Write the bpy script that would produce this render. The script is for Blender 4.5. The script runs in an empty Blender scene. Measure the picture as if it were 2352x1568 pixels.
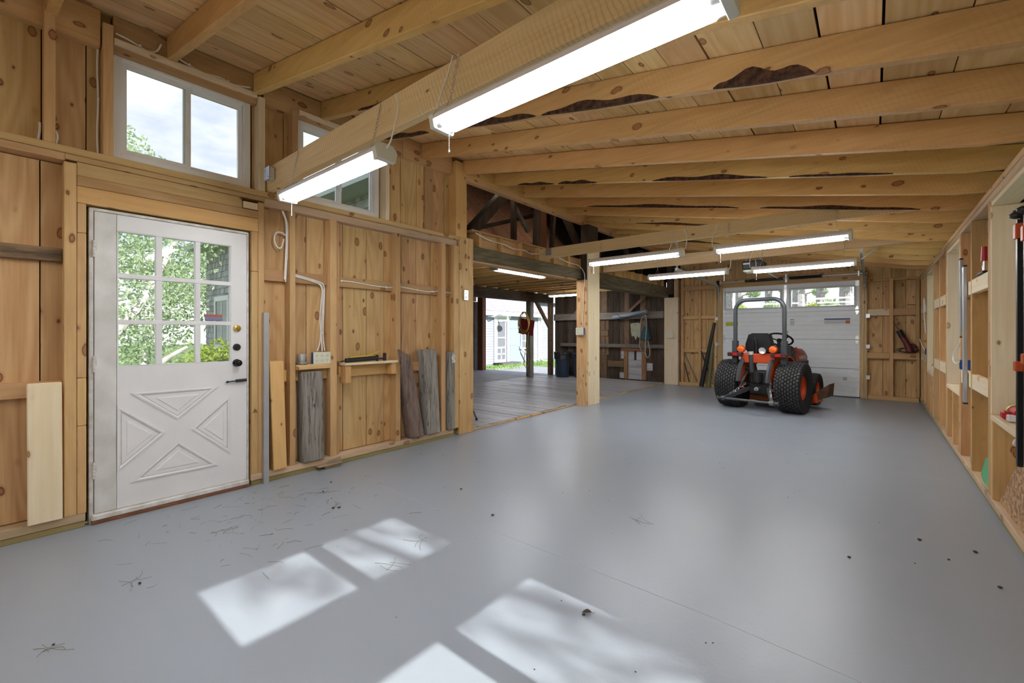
import bpy, bmesh, math, random
from mathutils import Vector, Matrix
random.seed(11)
SC = bpy.context.scene
COL = SC.collection
R = math.radians
PI = math.pi

# ------------------------------------------------------------------ camera
cam_d = bpy.data.cameras.new('camera')
cam = bpy.data.objects.new('camera', cam_d)
COL.objects.link(cam)
cam_d.sensor_width = 36.0
cam_d.lens = 36.0 * 1005.0 / 2352.0
cam_d.shift_y = -19.8 / 2352.0
cam_d.clip_start = 0.05
cam_d.clip_end = 400
cam.location = (0, 0, 1.18)
cam.rotation_euler = (PI / 2, 0, 0.691)
SC.camera = cam

# ------------------------------------------------------------------ colour management
vs = SC.view_settings
vs.view_transform = 'Standard'
vs.look = 'None'
vs.gamma = 1.0
vs.use_curve_mapping = False
vs.exposure = EXPOSURE = 0.64

# ------------------------------------------------------------------ world: broken cloud over pale blue
def node(nt, kind, x=0, y=0, **kw):
    n = nt.nodes.new(kind)
    n.location = (x, y)
    for k, v in kw.items():
        setattr(n, k, v)
    return n

world = bpy.data.worlds.new('sky')
SC.world = world
world.use_nodes = True
nt = world.node_tree
nt.nodes.clear()
w_out = node(nt, 'ShaderNodeOutputWorld')
w_bg = node(nt, 'ShaderNodeBackground')
w_tc = node(nt, 'ShaderNodeTexCoord')
w_map = node(nt, 'ShaderNodeMapping')
w_map.inputs['Scale'].default_value = (1.6, 1.6, 4.2)
w_no = node(nt, 'ShaderNodeTexNoise')
w_no.inputs['Scale'].default_value = 2.2
w_no.inputs['Detail'].default_value = 7
w_no.inputs['Roughness'].default_value = 0.55
w_ra = node(nt, 'ShaderNodeValToRGB')
w_ra.color_ramp.elements[0].position = 0.40
w_ra.color_ramp.elements[0].color = (0.47, 0.58, 0.92, 1)
w_ra.color_ramp.elements[1].position = 0.60
w_ra.color_ramp.elements[1].color = (0.95, 0.97, 1.0, 1)
w_bg.inputs['Strength'].default_value = 0.80
nt.links.new(w_tc.outputs['Generated'], w_map.inputs['Vector'])
nt.links.new(w_map.outputs['Vector'], w_no.inputs['Vector'])
nt.links.new(w_no.outputs['Fac'], w_ra.inputs['Fac'])
# haze whitens the sky toward the horizon, all the way round
w_sp = node(nt, 'ShaderNodeSeparateXYZ')
w_hz = node(nt, 'ShaderNodeMapRange')
w_hz.inputs[1].default_value = 0.04; w_hz.inputs[2].default_value = 0.26
w_hz.inputs[3].default_value = 1.0; w_hz.inputs[4].default_value = 0.0
w_mx = node(nt, 'ShaderNodeMix', data_type='RGBA')
w_mx.inputs[7].default_value = (1.0, 1.0, 1.0, 1)
nt.links.new(w_tc.outputs['Generated'], w_sp.inputs[0])
nt.links.new(w_sp.outputs['Z'], w_hz.inputs[0])
nt.links.new(w_hz.outputs[0], w_mx.inputs[0])
nt.links.new(w_ra.outputs['Color'], w_mx.inputs[6])
nt.links.new(w_mx.outputs[2], w_bg.inputs['Color'])
nt.links.new(w_bg.outputs['Background'], w_out.inputs['Surface'])

# ------------------------------------------------------------------ sun: from the right hand side (+x), about 31 degrees up
sun_d = bpy.data.lights.new('sun', 'SUN')
sun_d.energy = 6.0
sun_d.angle = R(0.5)
sun_d.color = (1.0, 0.97, 0.92)
sun = bpy.data.objects.new('sun', sun_d)
COL.objects.link(sun)
SUN_EL = 31.5
sun.location = (20, 1, 12)
sun.rotation_euler = (0, R(90 - SUN_EL), 0)
TUBE_POWER = 34.0

# ------------------------------------------------------------------ helpers: mesh building
def rotm(rx=0, ry=0, rz=0):
    return (Matrix.Rotation(rz, 4, 'Z') @ Matrix.Rotation(ry, 4, 'Y') @ Matrix.Rotation(rx, 4, 'X'))

def link(o, parent=None):
    COL.objects.link(o)
    if parent is not None:
        o.parent = parent
    return o

class MB:
    """collects shapes that make ONE part, then builds one mesh object"""
    def __init__(s):
        s.v = []; s.f = []
    def add(s, vs, fs, m=None):
        b = len(s.v)
        if m is not None:
            vs = [m @ Vector(p) for p in vs]
        s.v += [tuple(p) for p in vs]
        s.f += [tuple(i + b for i in f) for f in fs]
        return s
    def hexa(s, p, m=None):
        # p: 4 bottom (ccw from above) + 4 top
        return s.add(p, [(3, 2, 1, 0), (4, 5, 6, 7), (0, 1, 5, 4), (1, 2, 6, 5), (2, 3, 7, 6), (3, 0, 4, 7)], m)
    def box(s, a, b, m=None):
        x0, y0, z0 = a; x1, y1, z1 = b
        if x0 > x1: x0, x1 = x1, x0
        if y0 > y1: y0, y1 = y1, y0
        if z0 > z1: z0, z1 = z1, z0
        return s.hexa([(x0, y0, z0), (x1, y0, z0), (x1, y1, z0), (x0, y1, z0),
                       (x0, y0, z1), (x1, y0, z1), (x1, y1, z1), (x0, y1, z1)], m)
    def cyl(s, p0, p1, r0, r1=None, n=16, caps=True):
        p0 = Vector(p0); p1 = Vector(p1)
        if r1 is None: r1 = r0
        d = (p1 - p0).normalized()
        u = d.orthogonal().normalized(); w = d.cross(u)
        vs = []
        for p, r in ((p0, r0), (p1, r1)):
            for i in range(n):
                a = 2 * PI * i / n
                vs.append(p + (u * math.cos(a) + w * math.sin(a)) * r)
        fs = [(i, (i + 1) % n, n + (i + 1) % n, n + i) for i in range(n)]
        if caps:
            fs.append(tuple(reversed(range(n)))); fs.append(tuple(range(n, 2 * n)))
        return s.add(vs, fs)
    def tube(s, pts, r, n=8, closed=False, flat=1.0):
        pts = [Vector(p) for p in pts]
        k = len(pts)
        rs = r if isinstance(r, (list, tuple)) else [r] * k
        t = []
        for i in range(k):
            if closed:
                d = pts[(i + 1) % k] - pts[i - 1]
            else:
                d = pts[min(i + 1, k - 1)] - pts[max(i - 1, 0)]
            t.append(d.normalized() if d.length > 1e-9 else Vector((0, 0, 1)))
        u = t[0].orthogonal().normalized()
        vs = []
        for i in range(k):
            u = (u - t[i] * u.dot(t[i]))
            u = u.normalized() if u.length > 1e-6 else t[i].orthogonal().normalized()
            w = t[i].cross(u)
            for j in range(n):
                a = 2 * PI * j / n
                vs.append(pts[i] + (u * math.cos(a) + w * math.sin(a) * flat) * rs[i])
        fs = []
        for i in range(k if closed else k - 1):
            for j in range(n):
                a = i * n + j; b = i * n + (j + 1) % n
                i2 = (i + 1) % k
                fs.append((a, b, i2 * n + (j + 1) % n, i2 * n + j))
        if not closed:
            fs.append(tuple(reversed(range(n)))); fs.append(tuple(range((k - 1) * n, k * n)))
        return s.add(vs, fs)
    def lathe(s, prof, m=None, n=24, a0=0, a1=2 * PI, close=False):
        # prof: list of (r, z), revolved about local z
        full = abs(a1 - a0 - 2 * PI) < 1e-6
        k = n if full else n + 1
        vs = []
        for i in range(k):
            a = a0 + (a1 - a0) * i / n
            for r, z in prof:
                vs.append((r * math.cos(a), r * math.sin(a), z))
        q = len(prof); fs = []
        for i in range(n):
            i2 = (i + 1) % k
            for j in range(q - 1 + (1 if close else 0)):
                j2 = (j + 1) % q
                fs.append((i * q + j, i2 * q + j, i2 * q + j2, i * q + j2))
        return s.add(vs, fs, m)
    def prism(s, poly, h0, h1, m=None):
        # poly in local xy, extruded along z
        n = len(poly)
        vs = [(x, y, h0) for x, y in poly] + [(x, y, h1) for x, y in poly]
        fs = [tuple(reversed(range(n))), tuple(range(n, 2 * n))]
        fs += [(i, (i + 1) % n, n + (i + 1) % n, n + i) for i in range(n)]
        return s.add(vs, fs, m)
    def ball(s, c, r, m=None, n=12, k=8, sc=(1, 1, 1)):
        vs = []; fs = []
        for i in range(k + 1):
            t = PI * i / k
            for j in range(n):
                a = 2 * PI * j / n
                vs.append((c[0] + r * sc[0] * math.sin(t) * math.cos(a), c[1] + r * sc[1] * math.sin(t) * math.sin(a), c[2] + r * sc[2] * math.cos(t)))
        for i in range(k):
            for j in range(n):
                fs.append((i * n + j, (i + 1) * n + j, (i + 1) * n + (j + 1) % n, i * n + (j + 1) % n))
        return s.add(vs, fs, m)
    def build(s, name, mat, parent=None, bev=0, smooth=False, seg=1, center=True, loc=None):
        me = bpy.data.meshes.new(name)
        c = Vector((0, 0, 0))
        if center and s.v:
            xs = [p[0] for p in s.v]; ys = [p[1] for p in s.v]; zs = [p[2] for p in s.v]
            c = Vector(((min(xs) + max(xs)) / 2, (min(ys) + max(ys)) / 2, (min(zs) + max(zs)) / 2))
        me.from_pydata([tuple(Vector(p) - c) for p in s.v], [], s.f)
        bm = bmesh.new(); bm.from_mesh(me)
        bmesh.ops.remove_doubles(bm, verts=bm.verts, dist=1e-6)
        bmesh.ops.recalc_face_normals(bm, faces=bm.faces)
        if bev:
            es = [e for e in bm.edges if len(e.link_faces) == 2 and e.calc_face_angle(0) > 0.6]
            bmesh.ops.bevel(bm, geom=es, offset=bev, segments=seg, affect='EDGES', clamp_overlap=True)
        bm.to_mesh(me); bm.free()
        if smooth:
            for p in me.polygons: p.use_smooth = True
            try:
                me.set_sharp_from_angle(angle=R(smooth if smooth is not True else 40))
            except Exception:
                pass
        me.materials.append(mat)
        o = bpy.data.objects.new(name, me)
        o.location = c if loc is None else loc
        return link(o, parent)

def bx(name, a, b, mat, parent=None, bev=0.0, m=None):
    return MB().box(a, b, m).build(name, mat, parent, bev=bev)

def tag(o, label=None, cat=None, group=None, kind=None):
    if label: o['label'] = label
    if cat: o['category'] = cat
    if group: o['group'] = group
    if kind: o['kind'] = kind
    return o

def empty(name, loc=(0, 0, 0), rz=0.0, label=None, cat=None, group=None, kind=None):
    o = bpy.data.objects.new(name, None)
    o.empty_display_size = 0.1
    o.location = loc
    o.rotation_euler = (0, 0, rz)
    link(o)
    return tag(o, label, cat, group, kind)

def copy_tree(o, parent=None):
    c = o.copy()
    COL.objects.link(c)
    c.parent = parent
    for ch in list(o.children):
        copy_tree(ch, c)
    return c

def curve(pts, n=6):
    """Catmull-Rom through points"""
    P = [Vector(p) for p in pts]
    out = []
    for i in range(len(P) - 1):
        p0 = P[max(i - 1, 0)]; p1 = P[i]; p2 = P[i + 1]; p3 = P[min(i + 2, len(P) - 1)]
        for k in range(n):
            t = k / n
            out.append(0.5 * ((2 * p1) + (p2 - p0) * t + (2 * p0 - 5 * p1 + 4 * p2 - p3) * t * t + (3 * p1 - p0 - 3 * p2 + p3) * t ** 3))
    out.append(P[-1])
    return out

# ------------------------------------------------------------------ materials
MATS = {}
def newmat(name):
    m = bpy.data.materials.new(name)
    m.use_nodes = True
    m.node_tree.nodes.clear()
    return m, m.node_tree

def plain(name, col, rough=0.5, metal=0.0, var=0.0, scale=8.0, bump=0.0, spec=0.5, emit=0.0, coat=0.0, col2=None):
    if name in MATS: return MATS[name]
    m, t = newmat(name)
    out = node(t, 'ShaderNodeOutputMaterial')
    p = node(t, 'ShaderNodeBsdfPrincipled')
    t.links.new(p.outputs[0], out.inputs[0])
    p.inputs['Base Color'].default_value = (*col, 1)
    p.inputs['Roughness'].default_value = rough
    p.inputs['Metallic'].default_value = metal
    p.inputs['Specular IOR Level'].default_value = spec
    if coat: p.inputs['Coat Weight'].default_value = coat
    if emit:
        p.inputs['Emission Color'].default_value = (*col, 1)
        p.inputs['Emission Strength'].default_value = emit
    tc = node(t, 'ShaderNodeTexCoord')
    no = node(t, 'ShaderNodeTexNoise')
    no.inputs['Scale'].default_value = scale
    no.inputs['Detail'].default_value = 5
    t.links.new(tc.outputs['Object'], no.inputs['Vector'])
    if var or col2:
        mix = node(t, 'ShaderNodeMix', data_type='RGBA')
        d = col2 or tuple(max(0, c * (1 - var)) for c in col)
        mix.inputs[6].default_value = (*d, 1)
        mix.inputs[7].default_value = (*col, 1)
        rp = node(t, 'ShaderNodeMapRange')
        rp.inputs[1].default_value = 0.35; rp.inputs[2].default_value = 0.65
        t.links.new(no.outputs['Fac'], rp.inputs[0])
        t.links.new(rp.outputs[0], mix.inputs[0])
        t.links.new(mix.outputs[2], p.inputs['Base Color'])
    if bump:
        b = node(t, 'ShaderNodeBump')
        b.inputs['Strength'].default_value = bump
        b.inputs['Distance'].default_value = 0.01
        t.links.new(no.outputs['Fac'], b.inputs['Height'])
        t.links.new(b.outputs[0], p.inputs['Normal'])
    MATS[name] = m
    return m

def wood(name, axis, light, dark, knot=(0.16, 0.045, 0.018), knots=0.5, ring=0.5, rough=0.62, saw=0.0, stain=0.0,
         staincol=(0.1, 0.07, 0.04), cracks=0.0, vary=0.15, seed=0.0, bump=0.25):
    """sawn timber, grain along the object's local axis, shifted at random from piece to piece"""
    key = name + '_' + axis
    if key in MATS: return MATS[key]
    m, t = newmat(key)
    L = t.links.new
    out = node(t, 'ShaderNodeOutputMaterial')
    p = node(t, 'ShaderNodeBsdfPrincipled')
    L(p.outputs[0], out.inputs[0])
    p.inputs['Roughness'].default_value = rough
    p.inputs['Specular IOR Level'].default_value = 0.3
    tc = node(t, 'ShaderNodeTexCoord')
    oi = node(t, 'ShaderNodeObjectInfo')
    sp = node(t, 'ShaderNodeSeparateXYZ')
    L(tc.outputs['Object'], sp.inputs[0])
    cb = node(t, 'ShaderNodeCombineXYZ')
    order = {'x': (0, 1, 2), 'y': (1, 0, 2), 'z': (2, 0, 1)}[axis]
    for i, j in enumerate(order):
        L(sp.outputs[j], cb.inputs[i])
    rv = node(t, 'ShaderNodeVectorMath', operation='SCALE')
    rv.inputs[0].default_value = (37.3, 11.7, 23.1)
    L(oi.outputs['Random'], rv.inputs['Scale'])
    ad = node(t, 'ShaderNodeVectorMath', operation='ADD')
    L(cb.outputs[0], ad.inputs[0]); L(rv.outputs[0], ad.inputs[1])
    ad2 = node(t, 'ShaderNodeVectorMath', operation='ADD')
    L(ad.outputs[0], ad2.inputs[0]); ad2.inputs[1].default_value = (seed, seed * 1.7, seed * 0.3)
    base = ad2.outputs[0]
    def mapped(sc):
        mp = node(t, 'ShaderNodeVectorMath', operation='MULTIPLY')
        L(base, mp.inputs[0]); mp.inputs[1].default_value = sc
        return mp.outputs[0]
    def noise(sc, detail=3, rough_=0.5, dist=0.0):
        n = node(t, 'ShaderNodeTexNoise')
        n.inputs['Scale'].default_value = 1.0
        n.inputs['Detail'].default_value = detail
        n.inputs['Roughness'].default_value = rough_
        n.inputs['Distortion'].default_value = dist
        L(mapped(sc), n.inputs['Vector'])
        return n.outputs['Fac']
    def math_(op, a, b=None, c=None):
        n = node(t, 'ShaderNodeMath', operation=op)
        for i, q in enumerate((a, b, c)):
            if q is None: continue
            if isinstance(q, (int, float)): n.inputs[i].default_value = q
            else: L(q, n.inputs[i])
        return n.outputs[0]
    def rng(v, a, b, c=0.0, d=1.0, smooth=False):
        n = node(t, 'ShaderNodeMapRange')
        if smooth: n.interpolation_type = 'SMOOTHSTEP'
        L(v, n.inputs[0])
        for i, q in enumerate((a, b, c, d)): n.inputs[i + 1].default_value = q
        return n.outputs[0]
    def mixc(f, a, b):
        n = node(t, 'ShaderNodeMix', data_type='RGBA')
        if isinstance(f, (int, float)): n.inputs[0].default_value = f
        else: L(f, n.inputs[0])
        for i, q in ((6, a), (7, b)):
            if isinstance(q, tuple): n.inputs[i].default_value = (*q, 1)
            else: L(q, n.inputs[i])
        return n.outputs[2]
    # growth rings: contour lines of a long, slow noise field
    fld = noise((0.55, 4.5, 4.5), 2, 0.4)
    rings = math_('SINE', math_('MULTIPLY', fld, 75.0))
    rings = rng(rings, -1, 1, 0, 1)
    fibre = noise((2.2, 70, 70), 4, 0.6)
    tone = noise((0.5, 2.2, 2.2), 3, 0.5)
    f = math_('ADD', math_('MULTIPLY', rings, 0.5 * ring), math_('MULTIPLY', rng(fibre, 0.3, 0.7), 0.34))
    f = math_('ADD', f, math_('MULTIPLY', rng(tone, 0.3, 0.7), 0.42))
    col = mixc(rng(f, 0.1, 0.95), light, dark)
    # knots
    if knots > 0:
        vo = node(t, 'ShaderNodeTexVoronoi')
        vo.inputs['Scale'].default_value = 1.0
        wv = node(t, 'ShaderNodeVectorMath', operation='ADD')
        L(mapped((6.0, 10.5, 10.5)), wv.inputs[0])
        nn = node(t, 'ShaderNodeTexNoise'); nn.inputs['Scale'].default_value = 1.5
        L(mapped((6, 12, 12)), nn.inputs['Vector'])
        sc_ = node(t, 'ShaderNodeVectorMath', operation='SCALE'); sc_.inputs['Scale'].default_value = 0.16
        L(nn.outputs['Color'], sc_.inputs[0]); L(sc_.outputs[0], wv.inputs[1])
        L(wv.outputs[0], vo.inputs['Vector'])
        cs = node(t, 'ShaderNodeSeparateColor'); L(vo.outputs['Color'], cs.inputs[0])
        rad = rng(cs.outputs[0], 1.0 - min(1.0, knots * 2.6), 1.0, 0.0, 0.24)
        km = math_('SUBTRACT', rad, vo.outputs['Distance'])
        halo = rng(km, -0.10, 0.02, 0, 0.5, True)
        core = rng(km, 0.0, 0.05, 0, 0.92, True)
        col = mixc(halo, col, tuple(0.55 * a + 0.45 * b for a, b in zip(dark, knot)))
        knot_in = tuple(min(1.0, 0.45 * a + 0.55 * b * 1.6) for a, b in zip(dark, knot))
        rim = math_('MULTIPLY', rng(km, -0.012, 0.012, 0, 1, True), rng(km, 0.02, 0.055, 1, 0, True))
        col = mixc(core, col, knot_in)
        col = mixc(math_('MULTIPLY', rim, 0.85), col, tuple(c * 0.8 for c in knot))
    if stain > 0:
        sn = noise((1.1, 5.0, 5.0), 5, 0.65, 0.3)
        col = mixc(math_('MULTIPLY', rng(sn, 0.48, 0.72, 0, 1, True), stain), col, staincol)
    hgt = fibre
    if cracks > 0:
        cn = noise((0.9, 26, 26), 4, 0.6)
        cm = rng(math_('ABSOLUTE', math_('SUBTRACT', cn, 0.5)), 0.0, 0.02, 1, 0)
        col = mixc(math_('MULTIPLY', cm, cracks), col, (0.02, 0.016, 0.012))
        hgt = math_('SUBTRACT', fibre, math_('MULTIPLY', cm, 0.8))
    if saw > 0:
        sv = node(t, 'ShaderNodeTexWave', wave_type='BANDS', bands_direction='X')
        sv.inputs['Scale'].default_value = 14.0
        sv.inputs['Distortion'].default_value = 3.0
        sv.inputs['Detail'].default_value = 1
        rot = node(t, 'ShaderNodeVectorRotate'); rot.rotation_type = 'Y_AXIS' ; rot.inputs['Angle'].default_value = 0.35
        L(base, rot.inputs['Vector']); L(rot.outputs[0], sv.inputs['Vector'])
        mk = noise((2.0, 5, 5), 2)
        sm = math_('MULTIPLY', math_('MULTIPLY', rng(sv.outputs['Fac'], 0.55, 0.95), rng(mk, 0.35, 0.65)), saw)
        col = mixc(sm, col, tuple(c * 0.45 for c in dark))
        hgt = math_('SUBTRACT', hgt, sm)
    hs = node(t, 'ShaderNodeHueSaturation')
    L(rng(oi.outputs['Random'], 0, 1, 1.0 - vary, 1.0 + vary), hs.inputs['Value'])
    r2 = math_('FRACT', math_('MULTIPLY', oi.outputs['Random'], 17.3))
    L(rng(r2, 0, 1, 0.49, 0.508), hs.inputs['Hue'])
    L(col, hs.inputs['Color'])
    L(hs.outputs[0], p.inputs['Base Color'])
    b = node(t, 'ShaderNodeBump')
    b.inputs['Strength'].default_value = bump
    b.inputs['Distance'].default_value = 0.004
    L(hgt, b.inputs['Height']); L(b.outputs[0], p.inputs['Normal'])
    MATS[key] = m
    return m

PINE_L, PINE_D = (0.70, 0.49, 0.24), (0.50, 0.30, 0.118)
def pine(ax, **k):   return wood('pine_board', ax, PINE_L, PINE_D, knots=0.40, ring=0.7, **k)
def stud(ax):        return wood('pine_stud', ax, (0.67, 0.45, 0.215), (0.48, 0.28, 0.108), knots=0.28, ring=0.3, stain=0.25, staincol=(0.24, 0.16, 0.09))
def rafterw(ax):     return wood('pine_rafter', ax, (0.72, 0.475, 0.185), (0.55, 0.315, 0.098), knots=0.28, saw=0.09, ring=0.4)
def roofw(ax):       return wood('roof_board', ax, (0.83, 0.62, 0.325), (0.66, 0.42, 0.17), knots=0.26, ring=0.8)
def tiew(ax):        return wood('rough_tie', ax, (0.79, 0.61, 0.35), (0.60, 0.41, 0.19), knots=0.15, saw=0.28, ring=0.2)
def pale(ax):        return wood('pale_spruce', ax, (0.88, 0.76, 0.55), (0.76, 0.59, 0.36), knots=0.16, knot=(0.35, 0.17, 0.07), ring=0.4)
def oldw(ax):        return wood('weathered_grey', ax, (0.36, 0.34, 0.31), (0.19, 0.175, 0.15), knots=0.1, knot=(0.06, 0.05, 0.04), cracks=0.8, stain=0.4, staincol=(0.17, 0.18, 0.10), rough=0.85, bump=0.8)
def darkw(ax):       return wood('old_dark', ax, (0.105, 0.072, 0.048), (0.036, 0.026, 0.019), knots=0.12, knot=(0.02, 0.012, 0.008), cracks=0.7, stain=0.5, staincol=(0.14, 0.12, 0.09), rough=0.85, bump=0.7, vary=0.3)
def redw(ax):        return wood('red_board', ax, (0.56, 0.30, 0.18), (0.40, 0.19, 0.10), knots=0.3, knot=(0.06, 0.02, 0.01), rough=0.8)
def greyfl(ax):      return wood('grey_plank', ax, (0.46, 0.465, 0.49), (0.29, 0.29, 0.30), knots=0.06, knot=(0.05, 0.05, 0.05), cracks=0.5, stain=0.45, staincol=(0.33, 0.25, 0.15), rough=0.34, bump=0.5)
def mossw(ax):       return wood('mossy_beam', ax, (0.24, 0.20, 0.125), (0.10, 0.085, 0.05), knots=0.0, cracks=0.5, stain=0.6, staincol=(0.19, 0.17, 0.10), rough=0.9, bump=1.0)

WHITE = plain('white_paint', (0.80, 0.81, 0.82), 0.45, var=0.05, scale=3)
VINYL = plain('white_vinyl', (0.90, 0.91, 0.90), 0.4)
BLACK = plain('black_plastic', (0.015, 0.015, 0.017), 0.45)
DARK = plain('dark_gap', (0.012, 0.011, 0.010), 0.9)
GALV = plain('galvanised', (0.70, 0.73, 0.72), 0.38, 0.55, var=0.25, scale=20)
STEEL = plain('steel', (0.55, 0.56, 0.58), 0.32, 0.9)
ALU = plain('aluminium', (0.58, 0.61, 0.65), 0.42, 0.75, var=0.1)
WIRE = plain('white_cable', (0.88, 0.87, 0.84), 0.5)
IVORY = plain('ivory_plastic', (0.74, 0.73, 0.58), 0.4)
BLUEBOX = plain('blue_box', (0.012, 0.075, 0.36), 0.45)
BRASS = plain('brass', (0.72, 0.52, 0.17), 0.25, 1.0)

def glass_mat(name, tint=(1, 1, 1), k=0.06, rough=0.0):
    if name in MATS: return MATS[name]
    m, t = newmat(name)
    out = node(t, 'ShaderNodeOutputMaterial')
    mix = node(t, 'ShaderNodeMixShader')
    tr = node(t, 'ShaderNodeBsdfTransparent'); tr.inputs[0].default_value = (*tint, 1)
    gl = node(t, 'ShaderNodeBsdfGlossy'); gl.inputs['Roughness'].default_value = rough
    fr = node(t, 'ShaderNodeFresnel'); fr.inputs[0].default_value = 1.45
    t.links.new(fr.outputs[0], mix.inputs[0])
    t.links.new(tr.outputs[0], mix.inputs[1]); t.links.new(gl.outputs[0], mix.inputs[2])
    t.links.new(mix.outputs[0], out.inputs[0])
    MATS[name] = m
    return m
GLASS = glass_mat('window_glass', (0.97, 0.985, 0.98))

def emit_mat(name, col, s):
    m, t = newmat(name)
    out = node(t, 'ShaderNodeOutputMaterial')
    e = node(t, 'ShaderNodeEmission')
    e.inputs[0].default_value = (*col, 1); e.inputs[1].default_value = s
    t.links.new(e.outputs[0], out.inputs[0])
    MATS[name] = m
    return m
TUBE = emit_mat('lit_tube', (0.97, 0.985, 1.0), TUBE_POWER)

def floor_mat():
    m, t = newmat('painted_concrete')
    L = t.links.new
    out = node(t, 'ShaderNodeOutputMaterial'); p = node(t, 'ShaderNodeBsdfPrincipled')
    L(p.outputs[0], out.inputs[0])
    tc = node(t, 'ShaderNodeTexCoord')
    n1 = node(t, 'ShaderNodeTexNoise'); n1.inputs['Scale'].default_value = 0.8; n1.inputs['Detail'].default_value = 4
    n2 = node(t, 'ShaderNodeTexNoise'); n2.inputs['Scale'].default_value = 60; n2.inputs['Detail'].default_value = 3
    n3 = node(t, 'ShaderNodeTexNoise'); n3.inputs['Scale'].default_value = 2.5; n3.inputs['Detail'].default_value = 5
    for n in (n1, n2, n3): L(tc.outputs['Object'], n.inputs['Vector'])
    mx = node(t, 'ShaderNodeMix', data_type='RGBA')
    mx.inputs[6].default_value = (0.305, 0.345, 0.40, 1); mx.inputs[7].default_value = (0.335, 0.375, 0.43, 1)
    L(n1.outputs['Fac'], mx.inputs[0])
    L(mx.outputs[2], p.inputs['Base Color'])
    mr = node(t, 'ShaderNodeMapRange'); mr.inputs[3].default_value = 0.30; mr.inputs[4].default_value = 0.36
    mr.inputs[1].default_value = 0.2; mr.inputs[2].default_value = 0.8
    L(n3.outputs['Fac'], mr.inputs[0]); L(mr.outputs[0], p.inputs['Roughness'])
    b = node(t, 'ShaderNodeBump'); b.inputs['Strength'].default_value = 0.12; b.inputs['Distance'].default_value = 0.004
    L(n2.outputs['Fac'], b.inputs['Height']); L(b.outputs[0], p.inputs['Normal'])
    p.inputs['Specular IOR Level'].default_value = 0.45
    return m
FLOOR = floor_mat()
# ================================================================== THE ROOM
XL, XR, YB, YR = -3.70, 0.60, 10.08, -3.0
def zraf(x): return 3.04 - 0.207 * (x + 3.70)       # underside of the rafters

# ---------------------------------------------------------------- floor
floor = MB().box((XL - 0.06, YR, -0.15), (XR + 0.16, YB + 0.14, 0.0)).build('floor', FLOOR, center=False)
tag(floor, 'smooth grey painted concrete garage floor', 'floor', kind='structure')
crack = MB()
for a, b in (((-3.0, 1.95), (-0.55, 1.93)), ((-0.55, 1.93), (0.5, 1.85))):
    crack.hexa([(a[0], a[1], 0.0), (b[0], b[1], 0.0), (b[0], b[1] + 0.002, 0.0), (a[0], a[1] + 0.002, 0.0),
                (a[0], a[1], 0.0012), (b[0], b[1], 0.0012), (b[0], b[1] + 0.002, 0.0012), (a[0], a[1] + 0.002, 0.0012)])
crack.build('control_joint', plain('joint_line', (0.52, 0.53, 0.55), 0.5), floor)

# ---------------------------------------------------------------- ceiling: rafters, roof boards, tie beams
ROOF_UP = 0.155
ceil_mb = MB()
ceil_mb.hexa([(-4.1, YR - 0.3, zraf(-4.1) + ROOF_UP + 0.03), (1.0, YR - 0.3, zraf(1.0) + ROOF_UP + 0.03), (1.0, 10.5, zraf(1.0) + ROOF_UP + 0.03), (-4.1, 10.5, zraf(-4.1) + ROOF_UP + 0.03),
              (-4.1, YR - 0.3, zraf(-4.1) + ROOF_UP + 0.06), (1.0, YR - 0.3, zraf(1.0) + ROOF_UP + 0.06), (1.0, 10.5, zraf(1.0) + ROOF_UP + 0.06), (-4.1, 10.5, zraf(-4.1) + ROOF_UP + 0.06)])
ceiling = tag(ceil_mb.build('ceiling', DARK, center=False), 'sloping board ceiling on rough pine rafters', 'ceiling', kind='structure')

def slope_board(x0, x1, y0, y1, dz, th):
    m = MB()
    m.hexa([(x0, y0, zraf(x0) + dz), (x1, y0, zraf(x1) + dz), (x1, y1, zraf(x1) + dz), (x0, y1, zraf(x0) + dz),
            (x0, y0, zraf(x0) + dz + th), (x1, y0, zraf(x1) + dz + th), (x1, y1, zraf(x1) + dz + th), (x0, y1, zraf(x0) + dz + th)])
    return m
x = -3.95
k = 0
while x < 0.9:
    w = random.uniform(0.20, 0.25)
    gap = random.choice([0.004, 0.005, 0.007, 0.010])
    cut = [YR - 0.2, random.choice([-0.33, 1.4, 2.5]) + random.uniform(-.02, .02), random.choice([5.3, 6.45, 7.0]), 10.4]
    for y0, y1 in zip(cut[:-1], cut[1:]):
        slope_board(x, x + w - gap, y0, y1 - 0.004, ROOF_UP + random.uniform(0, 0.003), 0.022).build('roof_board', roofw('y'), ceiling)
    x += w; k += 1

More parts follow.
